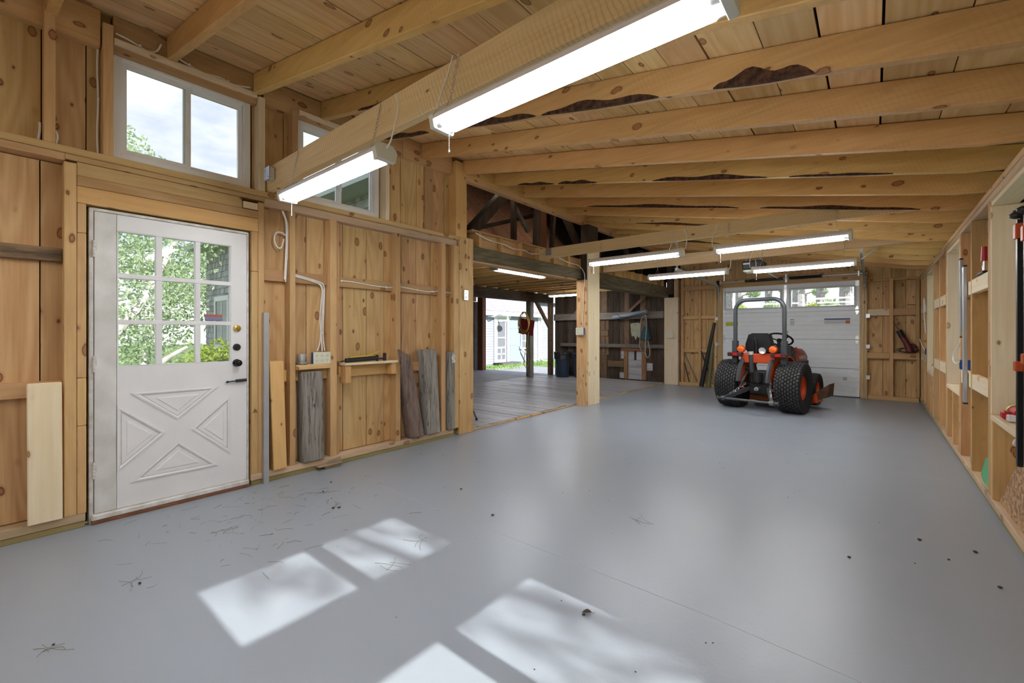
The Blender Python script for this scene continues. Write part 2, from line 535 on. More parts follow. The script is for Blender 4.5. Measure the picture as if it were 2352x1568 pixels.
RAF = [0.80 - 0.57 * i for i in range(6, 0, -1)] + [0.80, 1.34, 1.88, 2.43, 2.98, 3.58, 4.12, 4.72, 5.28, 5.85, 6.43, 6.99, 7.55, 8.13, 8.7, 9.3, 9.86]
BARK = plain('bark', (0.10, 0.042, 0.018), 0.95, var=0.8, scale=35, bump=1.0)
bark_runs = {9: [(-3.6, -2.9, .035), (-2.55, -1.75, .045), (-1.7, -.9, .05), (-.62, -.2, .075)],
             12: [(-3.3, -2.75, .028), (-2.7, -2.2, .035), (-1.6, -.65, .04), (-.5, .1, .012)],
             14: [(-3.0, -1.1, .035), (-.9, .3, .03)], 8: [(-3.1, -2.3, .02)], 16: [(-2.8, -1.2, .03)], 19: [(-3, -2, .03)]}
for i, yl in enumerate(RAF):
    yr = yl * 0.94 if yl > 0 else yl
    th = 0.05
    x0, x1 = -3.715, 0.72
    h = 0.152
    # bottom edges, right end notched over the plate
    rf = MB()
    xs = [x0, -1.5, 0.45, x1]
    vs = []
    for q in xs:
        yy = yl + (yr - yl) * (q - x0) / (x1 - x0)
        zb = zraf(q) + (0.03 if q > 0.5 else 0.0)
        vs.append([(q, yy, zb), (q, yy + th, zb), (q, yy + th, zraf(q) + h), (q, yy, zraf(q) + h)])
    P = [p for ring in vs for p in ring]
    F = [(0, 1, 2, 3), (12, 15, 14, 13)]
    for a in range(3):
        for j in range(4):
            F.append((a * 4 + j, a * 4 + (j + 1) % 4, a * 4 + 4 + (j + 1) % 4, a * 4 + 4 + j))
    rf.add(P, F)
    r = rf.build('rafter', rafterw('x'), ceiling, bev=0.004)
    for (a, b, hh) in bark_runs.get(i, []):
        bk = MB(); n = 14
        top = []; bot = []; und = []
        for s in range(n + 1):
            t = s / n
            q = a + (b - a) * t
            yy = yl + (yr - yl) * (q - x0) / (x1 - x0)
            e = hh * (math.sin(PI * t) ** 0.6) * (0.75 + 0.25 * math.sin(t * 13 + i)) + 0.002
            top.append((q, yy - 0.0025, zraf(q) + e)); bot.append((q, yy - 0.0025, zraf(q) - 0.003)); und.append((q, yy + 0.02 * math.sin(PI * t) + .006, zraf(q) - 0.003))
        V = top + bot + und; m1 = n + 1
        Fb = []
        for s in range(n):
            Fb += [(s, s + 1, m1 + s + 1, m1 + s), (m1 + s, m1 + s + 1, 2 * m1 + s + 1, 2 * m1 + s)]
        bk.add(V, Fb)
        c = r.location
        bk.v = [(p[0] - c.x, p[1] - c.y, p[2] - c.z) for p in bk.v]
        bk.build('bark_edge', BARK, r, smooth=True)

# tie beams across the room (rough sawn, level)
TIES = [(1.43, 2.297, 0.185), (5.07, 2.232, 0.14), (7.0, 2.25, 0.17), (-1.0, 2.30, 0.18)]
for (y, z, h) in TIES:
    MB().box((XL + 0.005, y, z), (XR + 0.02, y + 0.052, z + h)).build('tie_beam', tiew('x'), ceiling, bev=0.003)

# ---------------------------------------------------------------- left wall
def panels(mb, x0, x1, rng_y, rng_z, holes):
    """box tiles of a wall at x0..x1 leaving rectangular holes (y0,y1,z0,z1)"""
    ys = sorted(set([rng_y[0], rng_y[1]] + [h[i] for h in holes for i in (0, 1)]))
    zs = sorted(set([rng_z[0], rng_z[1]] + [h[i] for h in holes for i in (2, 3)]))
    for a, b in zip(ys[:-1], ys[1:]):
        for c, d in zip(zs[:-1], zs[1:]):
            my, mz = (a + b) / 2, (c + d) / 2
            if any(h[0] < my < h[1] and h[2] < mz < h[3] for h in holes): continue
            mb.box((x0, a, c), (x1, b, d))
    return mb
W1 = (0.53, 1.355, 2.315, 3.010)
W2 = (1.69, 2.515, 2.315, 3.010)
DOOR = (0.405, 1.318, 0.0, 1.965)
wl = panels(MB(), -3.86, -3.826, (YR, 3.74), (0.0, 3.24), [W1, W2, DOOR])
wall_left = tag(wl.build('wall_left', DARK, center=False), 'stud wall of knotty pine boards with a door and two high windows', 'wall', kind='structure')

def vboards(edges, z0, z1, holes=(), parent=None, x0=-3.825, x1=-3.803, mat=None):
    for a, b in zip(edges[:-1], edges[1:]):
        segs = [(z0, z1)]
        for h in holes:
            if a < h[1] - 0.01 and b > h[0] + 0.01:
                ns = []
                for s in segs:
                    if h[2] > s[0]: ns.append((s[0], min(h[2], s[1])))
                    if h[3] < s[1]: ns.append((max(h[3], s[0]), s[1]))
                segs = [q for q in ns if q[1] - q[0] > 0.02]
        for s in segs:
            d = random.uniform(0, 0.004)
            bx('wall_board', (x0 - 0.0, a + 0.0027, s[0]), (x1 + d, b - 0.0027, s[1]), mat or pine('z'), parent, bev=0.0015)
behind = [-3.0, -2.72, -2.45, -2.2, -1.9, -1.65, -1.38, -1.1, -0.85, -0.58, -0.32, -0.06]
vboards(behind + [0.215, 0.405], 0.09, 2.20, (), wall_left)
vboards([1.318, 1.44, 1.63, 1.79, 1.95, 2.13, 2.373, 2.573, 2.78, 2.972, 3.171, 3.473, 3.74], 0.09, 2.20, (), wall_left)
vboards([0.405, 0.86, 1.318], 2.0, 2.20, (), wall_left)
vboards(behind + [0.221, 0.412, 0.53], 2.27, 3.22, (), wall_left)
vboards([0.53, 0.8, 1.1, 1.355], 3.01, 3.22, (), wall_left)
vboards([1.355, 1.60, 1.69], 2.27, 3.22, (), wall_left)
vboards([1.69, 1.95, 2.2, 2.515], 3.01, 3.22, (), wall_left)
vboards([2.515, 2.773, 2.981, 3.082, 3.199, 3.372, 3.521, 3.74], 2.27, 3.22, (), wall_left)

def ls(y0, y1, z0, z1, x0=-3.802, x1=XL, mat=None, name='stud', bev=0.003):
    return bx(name, (x0, y0, z0), (x1, y1, z1), mat or stud('z'), wall_left, bev=bev)
# bottom sill and plate, in the two runs either side of the door
for a, b in ((YR, 0.398), (1.320, 3.43)):
    bx('treated_sill', (-3.83, a, 0.0), (XL - 0.006, b, 0.036), wood('treated', 'y', (0.40, 0.33, 0.13), (0.27, 0.21, 0.08), knots=0.05), wall_left, bev=0.003)
    bx('bottom_plate', (-3.83, a, 0.037), (XL, b, 0.085), wood('dusty_plate', 'y', (0.62, 0.46, 0.29), (0.46, 0.34, 0.22), knots=0.12, stain=0.5, staincol=(0.25, 0.21, 0.17)), wall_left, bev=0.003)
# ledge: double plate between lower and upper wall
bx('ledge_plate', (-3.83, YR, 2.250), (XL + 0.012, 3.50, 2.290), stud('y'), wall_left, bev=0.003)
bx('ledge_plate', (-3.83, YR, 2.205), (XL, 0.31, 2.249), stud('y'), wall_left, bev=0.003)
bx('ledge_plate', (-3.83, 0.31, 2.215), (XL - 0.003, 1.42, 2.249), stud('y'), wall_left, bev=0.003)
bx('ledge_plate', (-3.83, 1.42, 2.185), (XL - 0.02, 3.50, 2.249), wood('dusty_plate', 'y', (0.62, 0.46, 0.29), (0.46, 0.34, 0.22)), wall_left, bev=0.003)
# studs, lower wall
for q in (-2.7, -2.1, -1.5, -0.9, -0.3):
    ls(q, q + 0.05, 0.085, 2.20)
ls(0.306, 0.360, 0.085, 2.20)
for z0, z1 in ((0.085, 0.615), (0.617, 0.905), (0.907, 1.785), (1.787, 1.965)):
    ls(0.361 + random.uniform(0, .003), 0.402, z0, z1)
# door header of three boards
bx('door_header', (-3.80, 0.361, 1.967), (XL, 1.368, 2.068), wood('orange_stud', 'y', (0.72, 0.45, 0.19), (0.60, 0.34, 0.125), knots=0.2), wall_left, bev=0.003)
bx('door_header', (-3.80, 0.361, 2.070), (XL + 0.002, 1.368, 2.128), pine('y'), wall_left, bev=0.003)
bx('door_header', (-3.80, 0.361, 2.130), (XL - 0.008, 1.26, 2.213), stud('y'), wall_left, bev=0.003)
bx('shim', (-3.80, 1.265, 2.136), (XL, 1.366, 2.186), pale('y'), wall_left, bev=0.002)
for z0, z1 in ((0.085, 0.56), (0.562, 1.655), (1.657, 1.965)):
    ls(1.321, 1.367, z0, z1)
ls(1.368, 1.412, 0.085, 2.20)
ls(1.609, 1.655, 0.085, 2.185)
ls(1.957, 2.018, 0.085, 2.185)
ls(2.020, 2.072, 0.92, 2.185, x1=-3.755)
ls(2.020, 2.072, 0.085, 0.80, x1=-3.755)
ls(2.645, 2.700, 0.085, 2.185)
ls(3.245, 3.309, 0.085, 2.185)
ls(3.435, 3.515, 0.085, 2.185, x1=XL - 0.004)
bx('corner_post', (-3.86, 3.516, 0.0), (XL + 0.004, 3.745, 2.30), pine('z'), wall_left, bev=0.004)
# short girts between studs
GIRT = wood('brown_girt', 'y', (0.52, 0.33, 0.16), (0.40, 0.235, 0.10), knots=0.2)
for a, b in ((1.413, 1.608), (1.656, 1.956), (2.073, 2.644), (2.701, 3.244), (3.310, 3.434)):
    bx('girt', (-3.801, a, 1.602), (-3.762, b, 1.694), GIRT, wall_left, bev=0.002)
for a, b in ((1.413, 1.608), (1.656, 1.956), (2.073, 2.644), (2.701, 3.244), (3.310, 3.434)):
    bx('girt', (-3.801, a, 0.775), (-3.762, b, 0.870), wood('orange_stud', 'y', (0.72, 0.45, 0.19), (0.60, 0.34, 0.125)), wall_left, bev=0.002)
for q in (-2.65, -2.05, -1.45, -.85):
    bx('girt', (-3.801, q, 1.602), (-3.762, q + 0.548, 1.69), GIRT, wall_left, bev=0.002)
bx('girt', (-3.801, -0.249, 1.605), (-3.755, 0.305, 1.686), wood('charred', 'y', (0.36, 0.24, 0.13), (0.16, 0.10, 0.05), stain=1.0, staincol=(0.015, 0.013, 0.012), knots=0.0), wall_left, bev=0.004)
bx('girt', (-3.801, -0.249, 0.805), (-3.757, 0.305, 0.895), GIRT, wall_left, bev=0.002)
# upper studs
for q in (-2.2, -1.1, -0.4):
    ls(q, q + 0.05, 2.290, 3.17)
ls(0.223, 0.272, 2.290, 3.17, x1=XL + 0.006)
ls(0.477, 0.526, 2.290, 3.12)
ls(1.374, 1.420, 2.290, 3.03, mat=pale('z'))
ls(1.628, 1.676, 2.290, 3.03)
ls(2.527, 2.570, 2.290, 3.03, mat=pale('z'))
ls(3.085, 3.195, 2.290, 3.05, x1=-3.785, mat=wood('brown_girt', 'z', (0.52, 0.33, 0.16), (0.40, 0.235, 0.10)))
bx('corner_post', (-3.80, 3.448, 2.290), (XL + 0.016, 3.622, 3.155), wood('orange_stud', 'z', (0.72, 0.45, 0.19), (0.60, 0.34, 0.125)), wall_left, bev=0.003)
# rim board under the roof
for a, b in ((YR, 0.47), (0.53, 1.37), (1.42, 2.75), (2.755, 3.44)):
    bx('rim_board', (-3.80, a, 2.975 if a < 1 else 3.0), (XL - 0.035, b, 3.20), stud('y'), wall_left, bev=0.002)
bx('rim_board', (-3.80, 0.53, 3.015), (XL - 0.01, 1.37, 3.052), pale('y'), wall_left, bev=0.002)
bx('rim_board', (-3.80, 1.69, 3.015), (XL - 0.01, 2.52, 3.052), pale('y'), wall_left, bev=0.002)

def slider_window(name, y0, y1, z0, z1, xo, label):
    """white vinyl two-pane slider, frame facing +x"""
    root = MB()
    t = 0.042
    root.box((xo - 0.05, y0, z0), (xo + 0.02, y0 + t, z1)); root.box((xo - 0.05, y1 - t, z0), (xo + 0.02, y1, z1))
    root.box((xo - 0.05, y0 + t, z0), (xo + 0.02, y1 - t, z0 + t)); root.box((xo - 0.05, y0 + t, z1 - t), (xo + 0.02, y1 - t, z1))
    w = tag(root.build(name, VINYL, None, bev=0.003), label, 'window', kind='structure')
    c = w.location
    ym = (y0 + y1) / 2
    for k, (a, b, xx) in enumerate(((y0 + t, ym + 0.02, xo - 0.012), (ym - 0.02, y1 - t, xo - 0.038))):
        s = 0.03
        sm = MB()
        sm.box((xx - 0.012, a, z0 + t), (xx + 0.012, a + s, z1 - t)); sm.box((xx - 0.012, b - s, z0 + t), (xx + 0.012, b, z1 - t))
        sm.box((xx - 0.012, a + s, z0 + t), (xx + 0.012, b - s, z0 + t + s)); sm.box((xx - 0.012, a + s, z1 - t - s), (xx + 0.012, b - s, z1 - t))
        sm.v = [tuple(Vector(p) - c) for p in sm.v]
        so = sm.build('sash', VINYL, w, bev=0.002)
        gm = MB().box((xx - 0.003, a + s, z0 + t + s), (xx + 0.003, b - s, z1 - t - s))
        gm.v = [tuple(Vector(p) - c - so.location) for p in gm.v]
        gm.build('pane', GLASS, so)
        if k == 0:
            for zz in (z0 + 0.17, z1 - 0.22):
                lm = MB().box((xx + 0.012, b - 0.028, zz), (xx + 0.03, b - 0.006, zz + 0.05)).box((xx + 0.012, b - 0.022, zz + .05), (xx + 0.022, b - 0.01, zz + 0.08))
                lm.v = [tuple(Vector(p) - c - so.location) for p in lm.v]
                lm.build('latch', VINYL, so, bev=0.002)
    # dark flashing gap round the frame
    fl = MB()
    fl.box((xo - 0.045, y0 - 0.012, z1 + 0.001), (xo - 0.005, y1 + 0.012, z1 + 0.008)); fl.box((xo - 0.045, y1 + 0.001, z0), (xo - 0.005, y1 + 0.012, z1))
    fl.v = [tuple(Vector(p) - c) for p in fl.v]
    fl.build('flashing', plain('green_flashing', (0.012, 0.05, 0.025), 0.7), w)
    return w
slider_window('window_1', W1[0] + .003, W1[1] - .013, W1[2], W1[3] - .012, -3.80, 'white sliding window high above the white door')
slider_window('window_2', W2[0] + .003, W2[1] - .013, W2[2], W2[3] - .012, -3.80, 'white sliding window behind the short tube light')

# ---------------------------------------------------------------- the white half-glazed door
GRIME = plain('grimy_white_paint', (0.80, 0.80, 0.78), 0.5, col2=(0.60, 0.60, 0.56), scale=5, bump=0.05)
DPAINT = plain('door_white_paint', (0.86, 0.87, 0.88), 0.42, var=0.05, scale=4)
CHIP = plain('chipped_paint', (0.80, 0.80, 0.78), 0.6, col2=(0.60, 0.57, 0.52), scale=18, bump=0.6)
dj = MB()
dj.box((-3.86, 0.415, 0.0), (-3.725, 0.436, 1.954)); dj.box((-3.86, 1.297, 0.0), (-3.725, 1.311, 1.954)); dj.box((-3.86, 0.436, 1.938), (-3.725, 1.297, 1.954))
door = tag(dj.build('door_1', CHIP, None, bev=0.003), 'worn white half-glazed door with nine panes and crossbuck panel', 'door', kind='structure')
dc = door.location
def dpart(mb, name, mat, parent=door, bev=0.0, smooth=False):
    off = dc if parent is door else dc + parent.location
    mb.v = [tuple(Vector(p) - off) for p in mb.v]
    return mb.build(name, mat, parent, bev=bev, smooth=smooth)
X0, X1 = -3.765, -3.722
cols = [(0.552, 0.741), (0.776, 0.963), (0.995, 1.183)]
rows = [(0.968, 1.236), (1.264, 1.532), (1.562, 1.828)]
slab = MB()
slab.box((X0, 0.545, 0.058), (X1, 1.191, 0.962)).box((X0, 1.191, 0.058), (X1, 1.294, 1.934)).box((X0, 0.545, 1.835), (X1, 1.191, 1.934))
sl = dpart(slab, 'door_slab', DPAINT)
dpart(MB().box((X0, 0.440, 0.058), (X1 + 0.001, 0.543, 1.934)), 'hinge_stile', GRIME, bev=0.002)
mu = MB()
mu.box((X0 + .005, 0.545, 0.9622), (X1 - .001, 1.191, 0.9682)).box((X0 + .005, 0.545, 1.8285), (X1 - .001, 1.191, 1.8345))
for a, b in ((rows[0][1], rows[1][0]), (rows[1][1], rows[2][0])):
    mu.box((X0 + 0.008, 0.545, a), (X1 + 0.002, 1.191, b))
for a, b in ((0.545, 0.552), (cols[0][1], cols[1][0]), (cols[1][1], cols[2][0]), (1.183, 1.191)):
    mu.box((X0 + 0.008, a, 0.968), (X1 + 0.0, b, 1.828))
dpart(mu, 'muntins', DPAINT, bev=0.002)
for (a, b) in cols:
    for (c, d) in rows:
        dpart(MB().box((-3.748, a + .0005, c + .0005), (-3.743, b - .0005, d - .0005)), 'pane', GLASS)
# crossbuck: four raised triangles with a sunk margin
MOULD = plain('mould_band', (0.60, 0.58, 0.50), 0.5, var=0.2, scale=20)
tris = [[(0.611, 0.790), (1.105, 0.786), (0.860, 0.580)], [(0.545, 0.716), (0.793, 0.503), (0.545, 0.290)],
        [(1.183, 0.716), (1.183, 0.275), (0.941, 0.500)], [(0.611, 0.208), (0.865, 0.428), (1.103, 0.208)]]
def inset(tri, d):
    a, b, c = [Vector(p) for p in tri]
    la, lb, lc = (b - c).length, (c - a).length, (a - b).length
    inc = (a * la + b * lb + c * lc) / (la + lb + lc)
    s = la + lb + lc
    area = abs((b - a).cross(c - a)) / 2
    r_ = 2 * area / s
    k = max(0, 1 - d / r_)
    return [tuple(inc + (p - inc) * k) for p in (a, b, c)]
for tr in tris:
    fr = MB()
    o_, i_, j_, k_ = tr, inset(tr, 0.010), inset(tr, 0.020), inset(tr, 0.045)
    def ring(A, xa, B, xb):
        V = [(xa, p[0], p[1]) for p in A] + [(xb, p[0], p[1]) for p in B]
        fr.add(V, [(i, (i + 1) % 3, 3 + (i + 1) % 3, 3 + i) for i in range(3)])
    ring(o_, X1 + 0.0005, o_, X1 + 0.007)
    ring(o_, X1 + 0.007, i_, X1 + 0.009)
    ring(i_, X1 + 0.009, j_, X1 + 0.0015)
    ring(j_, X1 + 0.0015, k_, X1 + 0.0015)
    l_ = inset(tr, 0.050)
    ring(k_, X1 + 0.0015, l_, X1 + 0.006)
    fr.add([(X1 + 0.006, p[0], p[1]) for p in l_], [(0, 1, 2)])
    fr.add([(X1 + 0.0004, p[0], p[1]) for p in o_], [(0, 2, 1)])
    tp = dpart(fr, 'raised_triangle', DPAINT)
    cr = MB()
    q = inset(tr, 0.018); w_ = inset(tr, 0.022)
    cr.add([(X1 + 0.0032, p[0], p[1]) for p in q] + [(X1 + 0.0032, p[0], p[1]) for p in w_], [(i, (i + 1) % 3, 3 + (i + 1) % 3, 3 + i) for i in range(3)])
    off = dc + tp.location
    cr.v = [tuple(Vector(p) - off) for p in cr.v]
    cr.build('mould_line', MOULD, tp)  # narrow darker band round the foot of each triangle's moulding
dpart(MB().box((-3.855, 0.4055, 0.0), (-3.80, 0.414, 1.963)).box((-3.855, 1.312, 0.0), (-3.80, 1.3175, 1.963)).box((-3.855, 0.414, 1.955), (-3.80, 1.312, 1.963)), 'dark_gap', DARK)
# hardware
MX = Matrix.Rotation(PI / 2, 4, 'Y')
def disc_hw(y, z, prof, name, mat):
    m = Matrix.Translation((X1 + 0.001, y, z)) @ MX
    dpart(MB().lathe(prof, m, 20), name, mat, smooth=True)
disc_hw(1.228, 1.214, [(0, .016), (.010, .016), (.012, .012), (.024, .010), (.026, .004), (.026, 0), (0, 0)], 'deadbolt', BRASS)
disc_hw(1.226, 1.072, [(0, .014), (.022, .012), (.026, .006), (.026, 0), (0, 0)], 'deadbolt', BLACK)
dpart(MB().box((X1 + .014, 1.222, 1.060), (X1 + .028, 1.230, 1.084)), 'thumb_turn', BLACK, bev=0.002)
disc_hw(1.226, 0.953, [(0, .058), (.012, .058), (.022, .050), (.025, .040), (.020, .028), (.010, .022), (.010, .010), (.028, .006), (.029, 0), (0, 0)], 'door_knob', plain('dark_bronze', (0.03, 0.027, 0.026), 0.25, 0.8))
dpart(MB().cyl((X1 + .018, 1.215, 0.819), (X1 + .018, 1.286, 0.821), 0.011).cyl((X1 + .018, 1.165, 0.816), (X1 + .018, 1.215, 0.819), 0.0045).ball((X1 + .016, 1.160, 0.815), 0.009)
      .box((X1 + .001, 1.255, 0.813), (X1 + .012, 1.275, 0.827)), 'door_closer', BLACK, smooth=True)
for z in (1.70, 0.985, 0.325):
    h = MB()
    for k in range(5):
        h.cyl((X1 + .004, 0.438, z - .05 + k * .021), (X1 + .004, 0.438, z - .05 + k * .021 + .019), 0.0075, n=10)
    h.box((X1 + .0012, 0.4385, z - .05), (X1 + .003, 0.452, z + .054))
    dpart(h, 'hinge', CHIP)
# threshold
dpart(MB().box((-3.86, 0.425, 0.02), (-3.695, 1.305, 0.055)), 'threshold', CHIP, bev=0.006)
dpart(MB().box((-3.86, 0.425, 0.0), (-3.690, 1.305, 0.0195)), 'threshold_base', plain('red_brown_wood', (0.26, 0.10, 0.045), 0.7, var=0.4), bev=0.002)
# printed sticker on the inside of the glass, seen from behind
def sticker_mat(name, stops, axis='z', lines=0):
    m, t = newmat(name)
    out = node(t, 'ShaderNodeOutputMaterial'); p = node(t, 'ShaderNodeBsdfPrincipled'); t.links.new(p.outputs[0], out.inputs[0])
    p.inputs['Roughness'].default_value = 0.5
    tc = node(t, 'ShaderNodeTexCoord'); sp = node(t, 'ShaderNodeSeparateXYZ'); t.links.new(tc.outputs['Generated'], sp.inputs[0])
    rp = node(t, 'ShaderNodeValToRGB'); rp.color_ramp.interpolation = 'CONSTANT'
    el = rp.color_ramp.elements
    while len(el) < len(stops): el.new(0.5)
    for e, (pos, c) in zip(el, stops): e.position = pos; e.color = (*c, 1)
    t.links.new(sp.outputs['xyz'.index(axis)], rp.inputs[0]); t.links.new(rp.outputs[0], p.inputs['Base Color'])
    return m
dpart(MB().box((-3.7425, 1.025, 1.268), (-3.7415, 1.135, 1.315)), 'sticker', sticker_mat('window_sticker', [(0, (.13, .13, .27)), (.22, (.45, .45, .6)), (.28, (.13, .13, .27)), (.45, (.5, .5, .62)), (.52, (.16, .14, .26)), (.62, (.42, .12, .08))]))

# ---------------------------------------------------------------- right wall with its deep windows
RW = [(3.40, 4.27), (5.69, 6.55), (7.97, 8.82), (0.57, 1.73), (-2.3, -1.4)]
SZ, HZ = 0.64, 2.02
wr = panels(MB(), 0.746, 0.775, (YR, YB + 0.14), (0.0, 2.20), [(a, b, SZ, HZ) for a, b in RW])
wall_right = tag(wr.build('wall_right', DARK, center=False), 'open stud wall with deep unpainted window openings', 'wall', kind='structure')
edges = [YR]
while edges[-1] < YB + 0.1: edges.append(edges[-1] + random.uniform(0.24, 0.30))
edges[-1] = YB + 0.12
# board edges follow the window openings
for a, b in RW:
    edges = [e for e in edges if not (a - 0.08 < e < b + 0.08)] + [a, (a + b) / 2, b]
edges = sorted(edges)
vboards(edges, 0.085, 2.15, [(a, b, SZ, HZ) for a, b in RW], wall_right, 0.722, 0.742)
def rs(y0, y1, z0, z1, x0=XR, x1=0.721, mat=None, name='stud'):
    return bx(name, (x0, y0, z0), (x1, y1, z1), mat or stud('z'), wall_right, bev=0.003)
bx('treated_sill', (XR + 0.01, YR, 0.0), (0.745, YB, 0.036), wood('treated', 'y', (0.40, 0.33, 0.13), (0.27, 0.21, 0.08)), wall_right, bev=0.002)
for a, b in ((YR, 3.42), (3.425, 7.0), (7.005, YB)):
    bx('bottom_plate', (XR, a, 0.037), (0.745, b, 0.083), wood('dusty_plate', 'y', (0.62, 0.46, 0.29), (0.46, 0.34, 0.22)), wall_right, bev=0.003)
bx('top_plate', (XR, YR, 2.112), (0.745, YB, 2.150), stud('y'), wall_right, bev=0.003)
for a, b in ((YR, 2.6), (2.604, 6.9), (6.904, YB)):
    bx('top_plate', (XR + 0.004, a, 2.072), (0.745, b, 2.111), wood('dusty_plate', 'y', (0.62, 0.46, 0.29), (0.46, 0.34, 0.22)), wall_right, bev=0.003)
for a, b in RW:
    bx('window_header', (XR + 0.004, a - 0.08, HZ + 0.03), (0.745, b + 0.08, 2.071), stud('y'), wall_right, bev=0.002)
    bx('window_head', (XR + 0.002, a, HZ), (0.80, b, HZ + 0.028), pale('y'), wall_right, bev=0.002)
    bx('window_sill', (XR - 0.004, a - 0.04, SZ - 0.036), (0.80, b + 0.0, SZ), pale('y'), wall_right, bev=0.003)
    bx('window_jamb', (XR + 0.001, b - 0.0, SZ), (0.80, b + 0.018, HZ), pale('z'), wall_right, bev=0.002)
    bx('window_jamb', (XR + 0.001, a - 0.018, SZ), (0.80, a, HZ), pale('z'), wall_right, bev=0.002)
    rs(b + 0.02, b + 0.06, 0.083, HZ + 0.03); rs(b + 0.062, b + 0.102, 0.083, 2.071, mat=stud('z'))
    rs(a - 0.06, a - 0.02, 0.083, HZ + 0.03); rs(a - 0.102, a - 0.062, 0.083, 2.071)
    rs(a + 0.002, a + 0.042, 0.083, SZ - 0.037); (a != 3.40) and rs((a + b) / 2 - .02, (a + b) / 2 + .02, 0.083, SZ - 0.037); rs(b - 0.04, b + 0.018, 0.083, SZ - 0.037)
for q in (5.02, 7.22, 9.32, 9.86, 2.3, 2.85, -0.3, -0.85):
    rs(q, q + 0.045, 0.083, 2.071)
bx('girt', (0.60, 4.374, 1.49), (0.64, 5.019, 1.60), pale('y'), wall_right, bev=0.002)
WHG = pale('y')
for a, b in ((5.066, 5.585), (6.655, 7.219), (7.266, 7.865), (8.925, 9.319), (9.366, 9.859), (1.87, 2.299), (2.346, 2.849), (2.896, 3.295)):
    bx('girt', (0.602, a, 1.49), (0.64, b, 1.60), WHG, wall_right, bev=0.002)
for a, b in ((4.374, 5.019), (5.066, 5.585), (6.655, 7.219), (7.266, 7.865), (8.925, 9.319), (9.366, 9.859), (1.87, 2.299), (2.346, 2.849), (2.896, 3.295)):
    bx('girt', (0.602, a, 0.735), (0.64, b, 0.85), WHG, wall_right, bev=0.002)
bx('girt', (0.68, 4.374, 1.95), (0.72, 5.019, 2.06), stud('y'), wall_right, bev=0.002)

def sash_window(name, y0, y1, z0, z1, x, label, rails=None):
    t = 0.075
    y0 -= .03; y1 += .03; z0 -= .03; z1 += .03
    r_ = MB()
    r_.box((x, y0, z0), (x + 0.05, y0 + t, z1)).box((x, y1 - t, z0), (x + 0.05, y1, z1)).box((x, y0 + t, z0), (x + 0.05, y1 - t, z0 + t)).box((x, y0 + t, z1 - t), (x + 0.05, y1 - t, z1))
    w = tag(r_.build(name, VINYL, None, bev=0.002), label, 'window', kind='structure')
    c = w.location
    zs = [z0 + t] + list(rails or [((z0 + z1) / 2 - .02, (z0 + z1) / 2 + .02)]) + [z1 - t]
    fl = [zs[0]] + [q for r in zs[1:-1] for q in r] + [zs[-1]]
    spans = [(fl[i], fl[i + 1]) for i in range(0, len(fl), 2)]
    rails_ = [(fl[i], fl[i + 1]) for i in range(1, len(fl) - 1, 2)]
    ym = (y0 + y1) / 2
    def pp(mb, nm, mat, bev=0):
        mb.v = [tuple(Vector(p) - c) for p in mb.v]
        return mb.build(nm, mat, w, bev=bev)
    for a, b in rails_:
        pp(MB().box((x + .008, y0 + t, a), (x + .042, y1 - t, b)), 'meeting_rail', VINYL, 0.002)
    pp(MB().box((x + .01, ym - 0.045, z0 + t), (x + .04, ym + 0.045, z1 - t)), 'mullion', VINYL, 0.002)
    for a, b in spans:
        for p, q in ((y0 + t, ym - 0.045), (ym + 0.045, y1 - t)):
            pp(MB().box((x + .022, p, a), (x + .027, q, b)), 'pane', GLASS)
    return w
GF = plain('green_film', (0.02, 0.30, 0.05), 0.6)
sash_window('window_3', 3.405, 4.265, SZ + 0.005, HZ - 0.005, 0.80, 'window in the right wall behind the bar clamps')
sash_window('window_4', 5.695, 6.545, SZ + 0.005, HZ - 0.005, 0.80, 'middle deep window of the right wall')
sash_window('window_5', 7.975, 8.815, SZ + 0.005, HZ - 0.005, 0.80, 'far deep window of the right wall near the garage door')
sash_window('window_6', 0.575, 1.725, SZ + 0.005, HZ - 0.005, 0.80, 'unseen wide window added beside the camera to throw sun patches on the floor', rails=[(1.30, 1.62)])  # added out of view; its tall rail is shaped to part the sun patches
sash_window('window_7', -2.295, -1.405, SZ + 0.005, HZ - 0.005, 0.80, 'window in the right wall behind the camera')

# ---------------------------------------------------------------- back wall and sectional garage door
GDX0, GDX1, GDZ = -2.48, -0.22, 2.12
bwm = MB()
bwm.box((-3.72, 10.225, 0), (GDX0, 10.255, 3.2)).box((GDX1, 10.225, 0), (0.77, 10.255, 2.35)).box((GDX0, 10.225, GDZ), (GDX1, 10.255, 3.0))
wall_back = tag(bwm.build('wall_back', DARK, center=False), 'pine board end wall around the sectional garage door', 'wall', kind='structure')
def bboards(xs, z0, ztop):
    for a, b in zip(xs[:-1], xs[1:]):
        zt = min(ztop, 9) if ztop < 9 else None
        m = MB()
        za = zt if zt else zraf(a) + ROOF_UP - .01; zb = zt if zt else zraf(b) + ROOF_UP - .01
        yy = 10.185 + random.uniform(0, .004)
        m.hexa([(a + .002, yy, z0), (b - .002, yy, z0), (b - .002, 10.206, z0), (a + .002, 10.206, z0), (a + .002, yy, za), (b - .002, yy, zb), (b - .002, 10.206, zb), (a + .002, 10.206, za)])
        m.build('wall_board', pine('z'), wall_back, bev=0.0015)
bboards([-3.42, -3.2, -3.12, -2.86, GDX0], 0.06, 10)
bboards([GDX1, 0.123, 0.236, 0.425, 0.745], 0.06, 10)
bboards([GDX0, -2.3, -2.07, -1.83, -1.6, -1.35, -1.1, -0.86, -0.62, -0.4, GDX1], GDZ, 10)
def bs(x0, x1, z0, z1, y0=YB, y1=10.183, mat=None, name='stud'):
    return bx(name, (x0, y0, z0), (x1, y1, z1), mat or stud('z'), wall_back, bev=0.003)
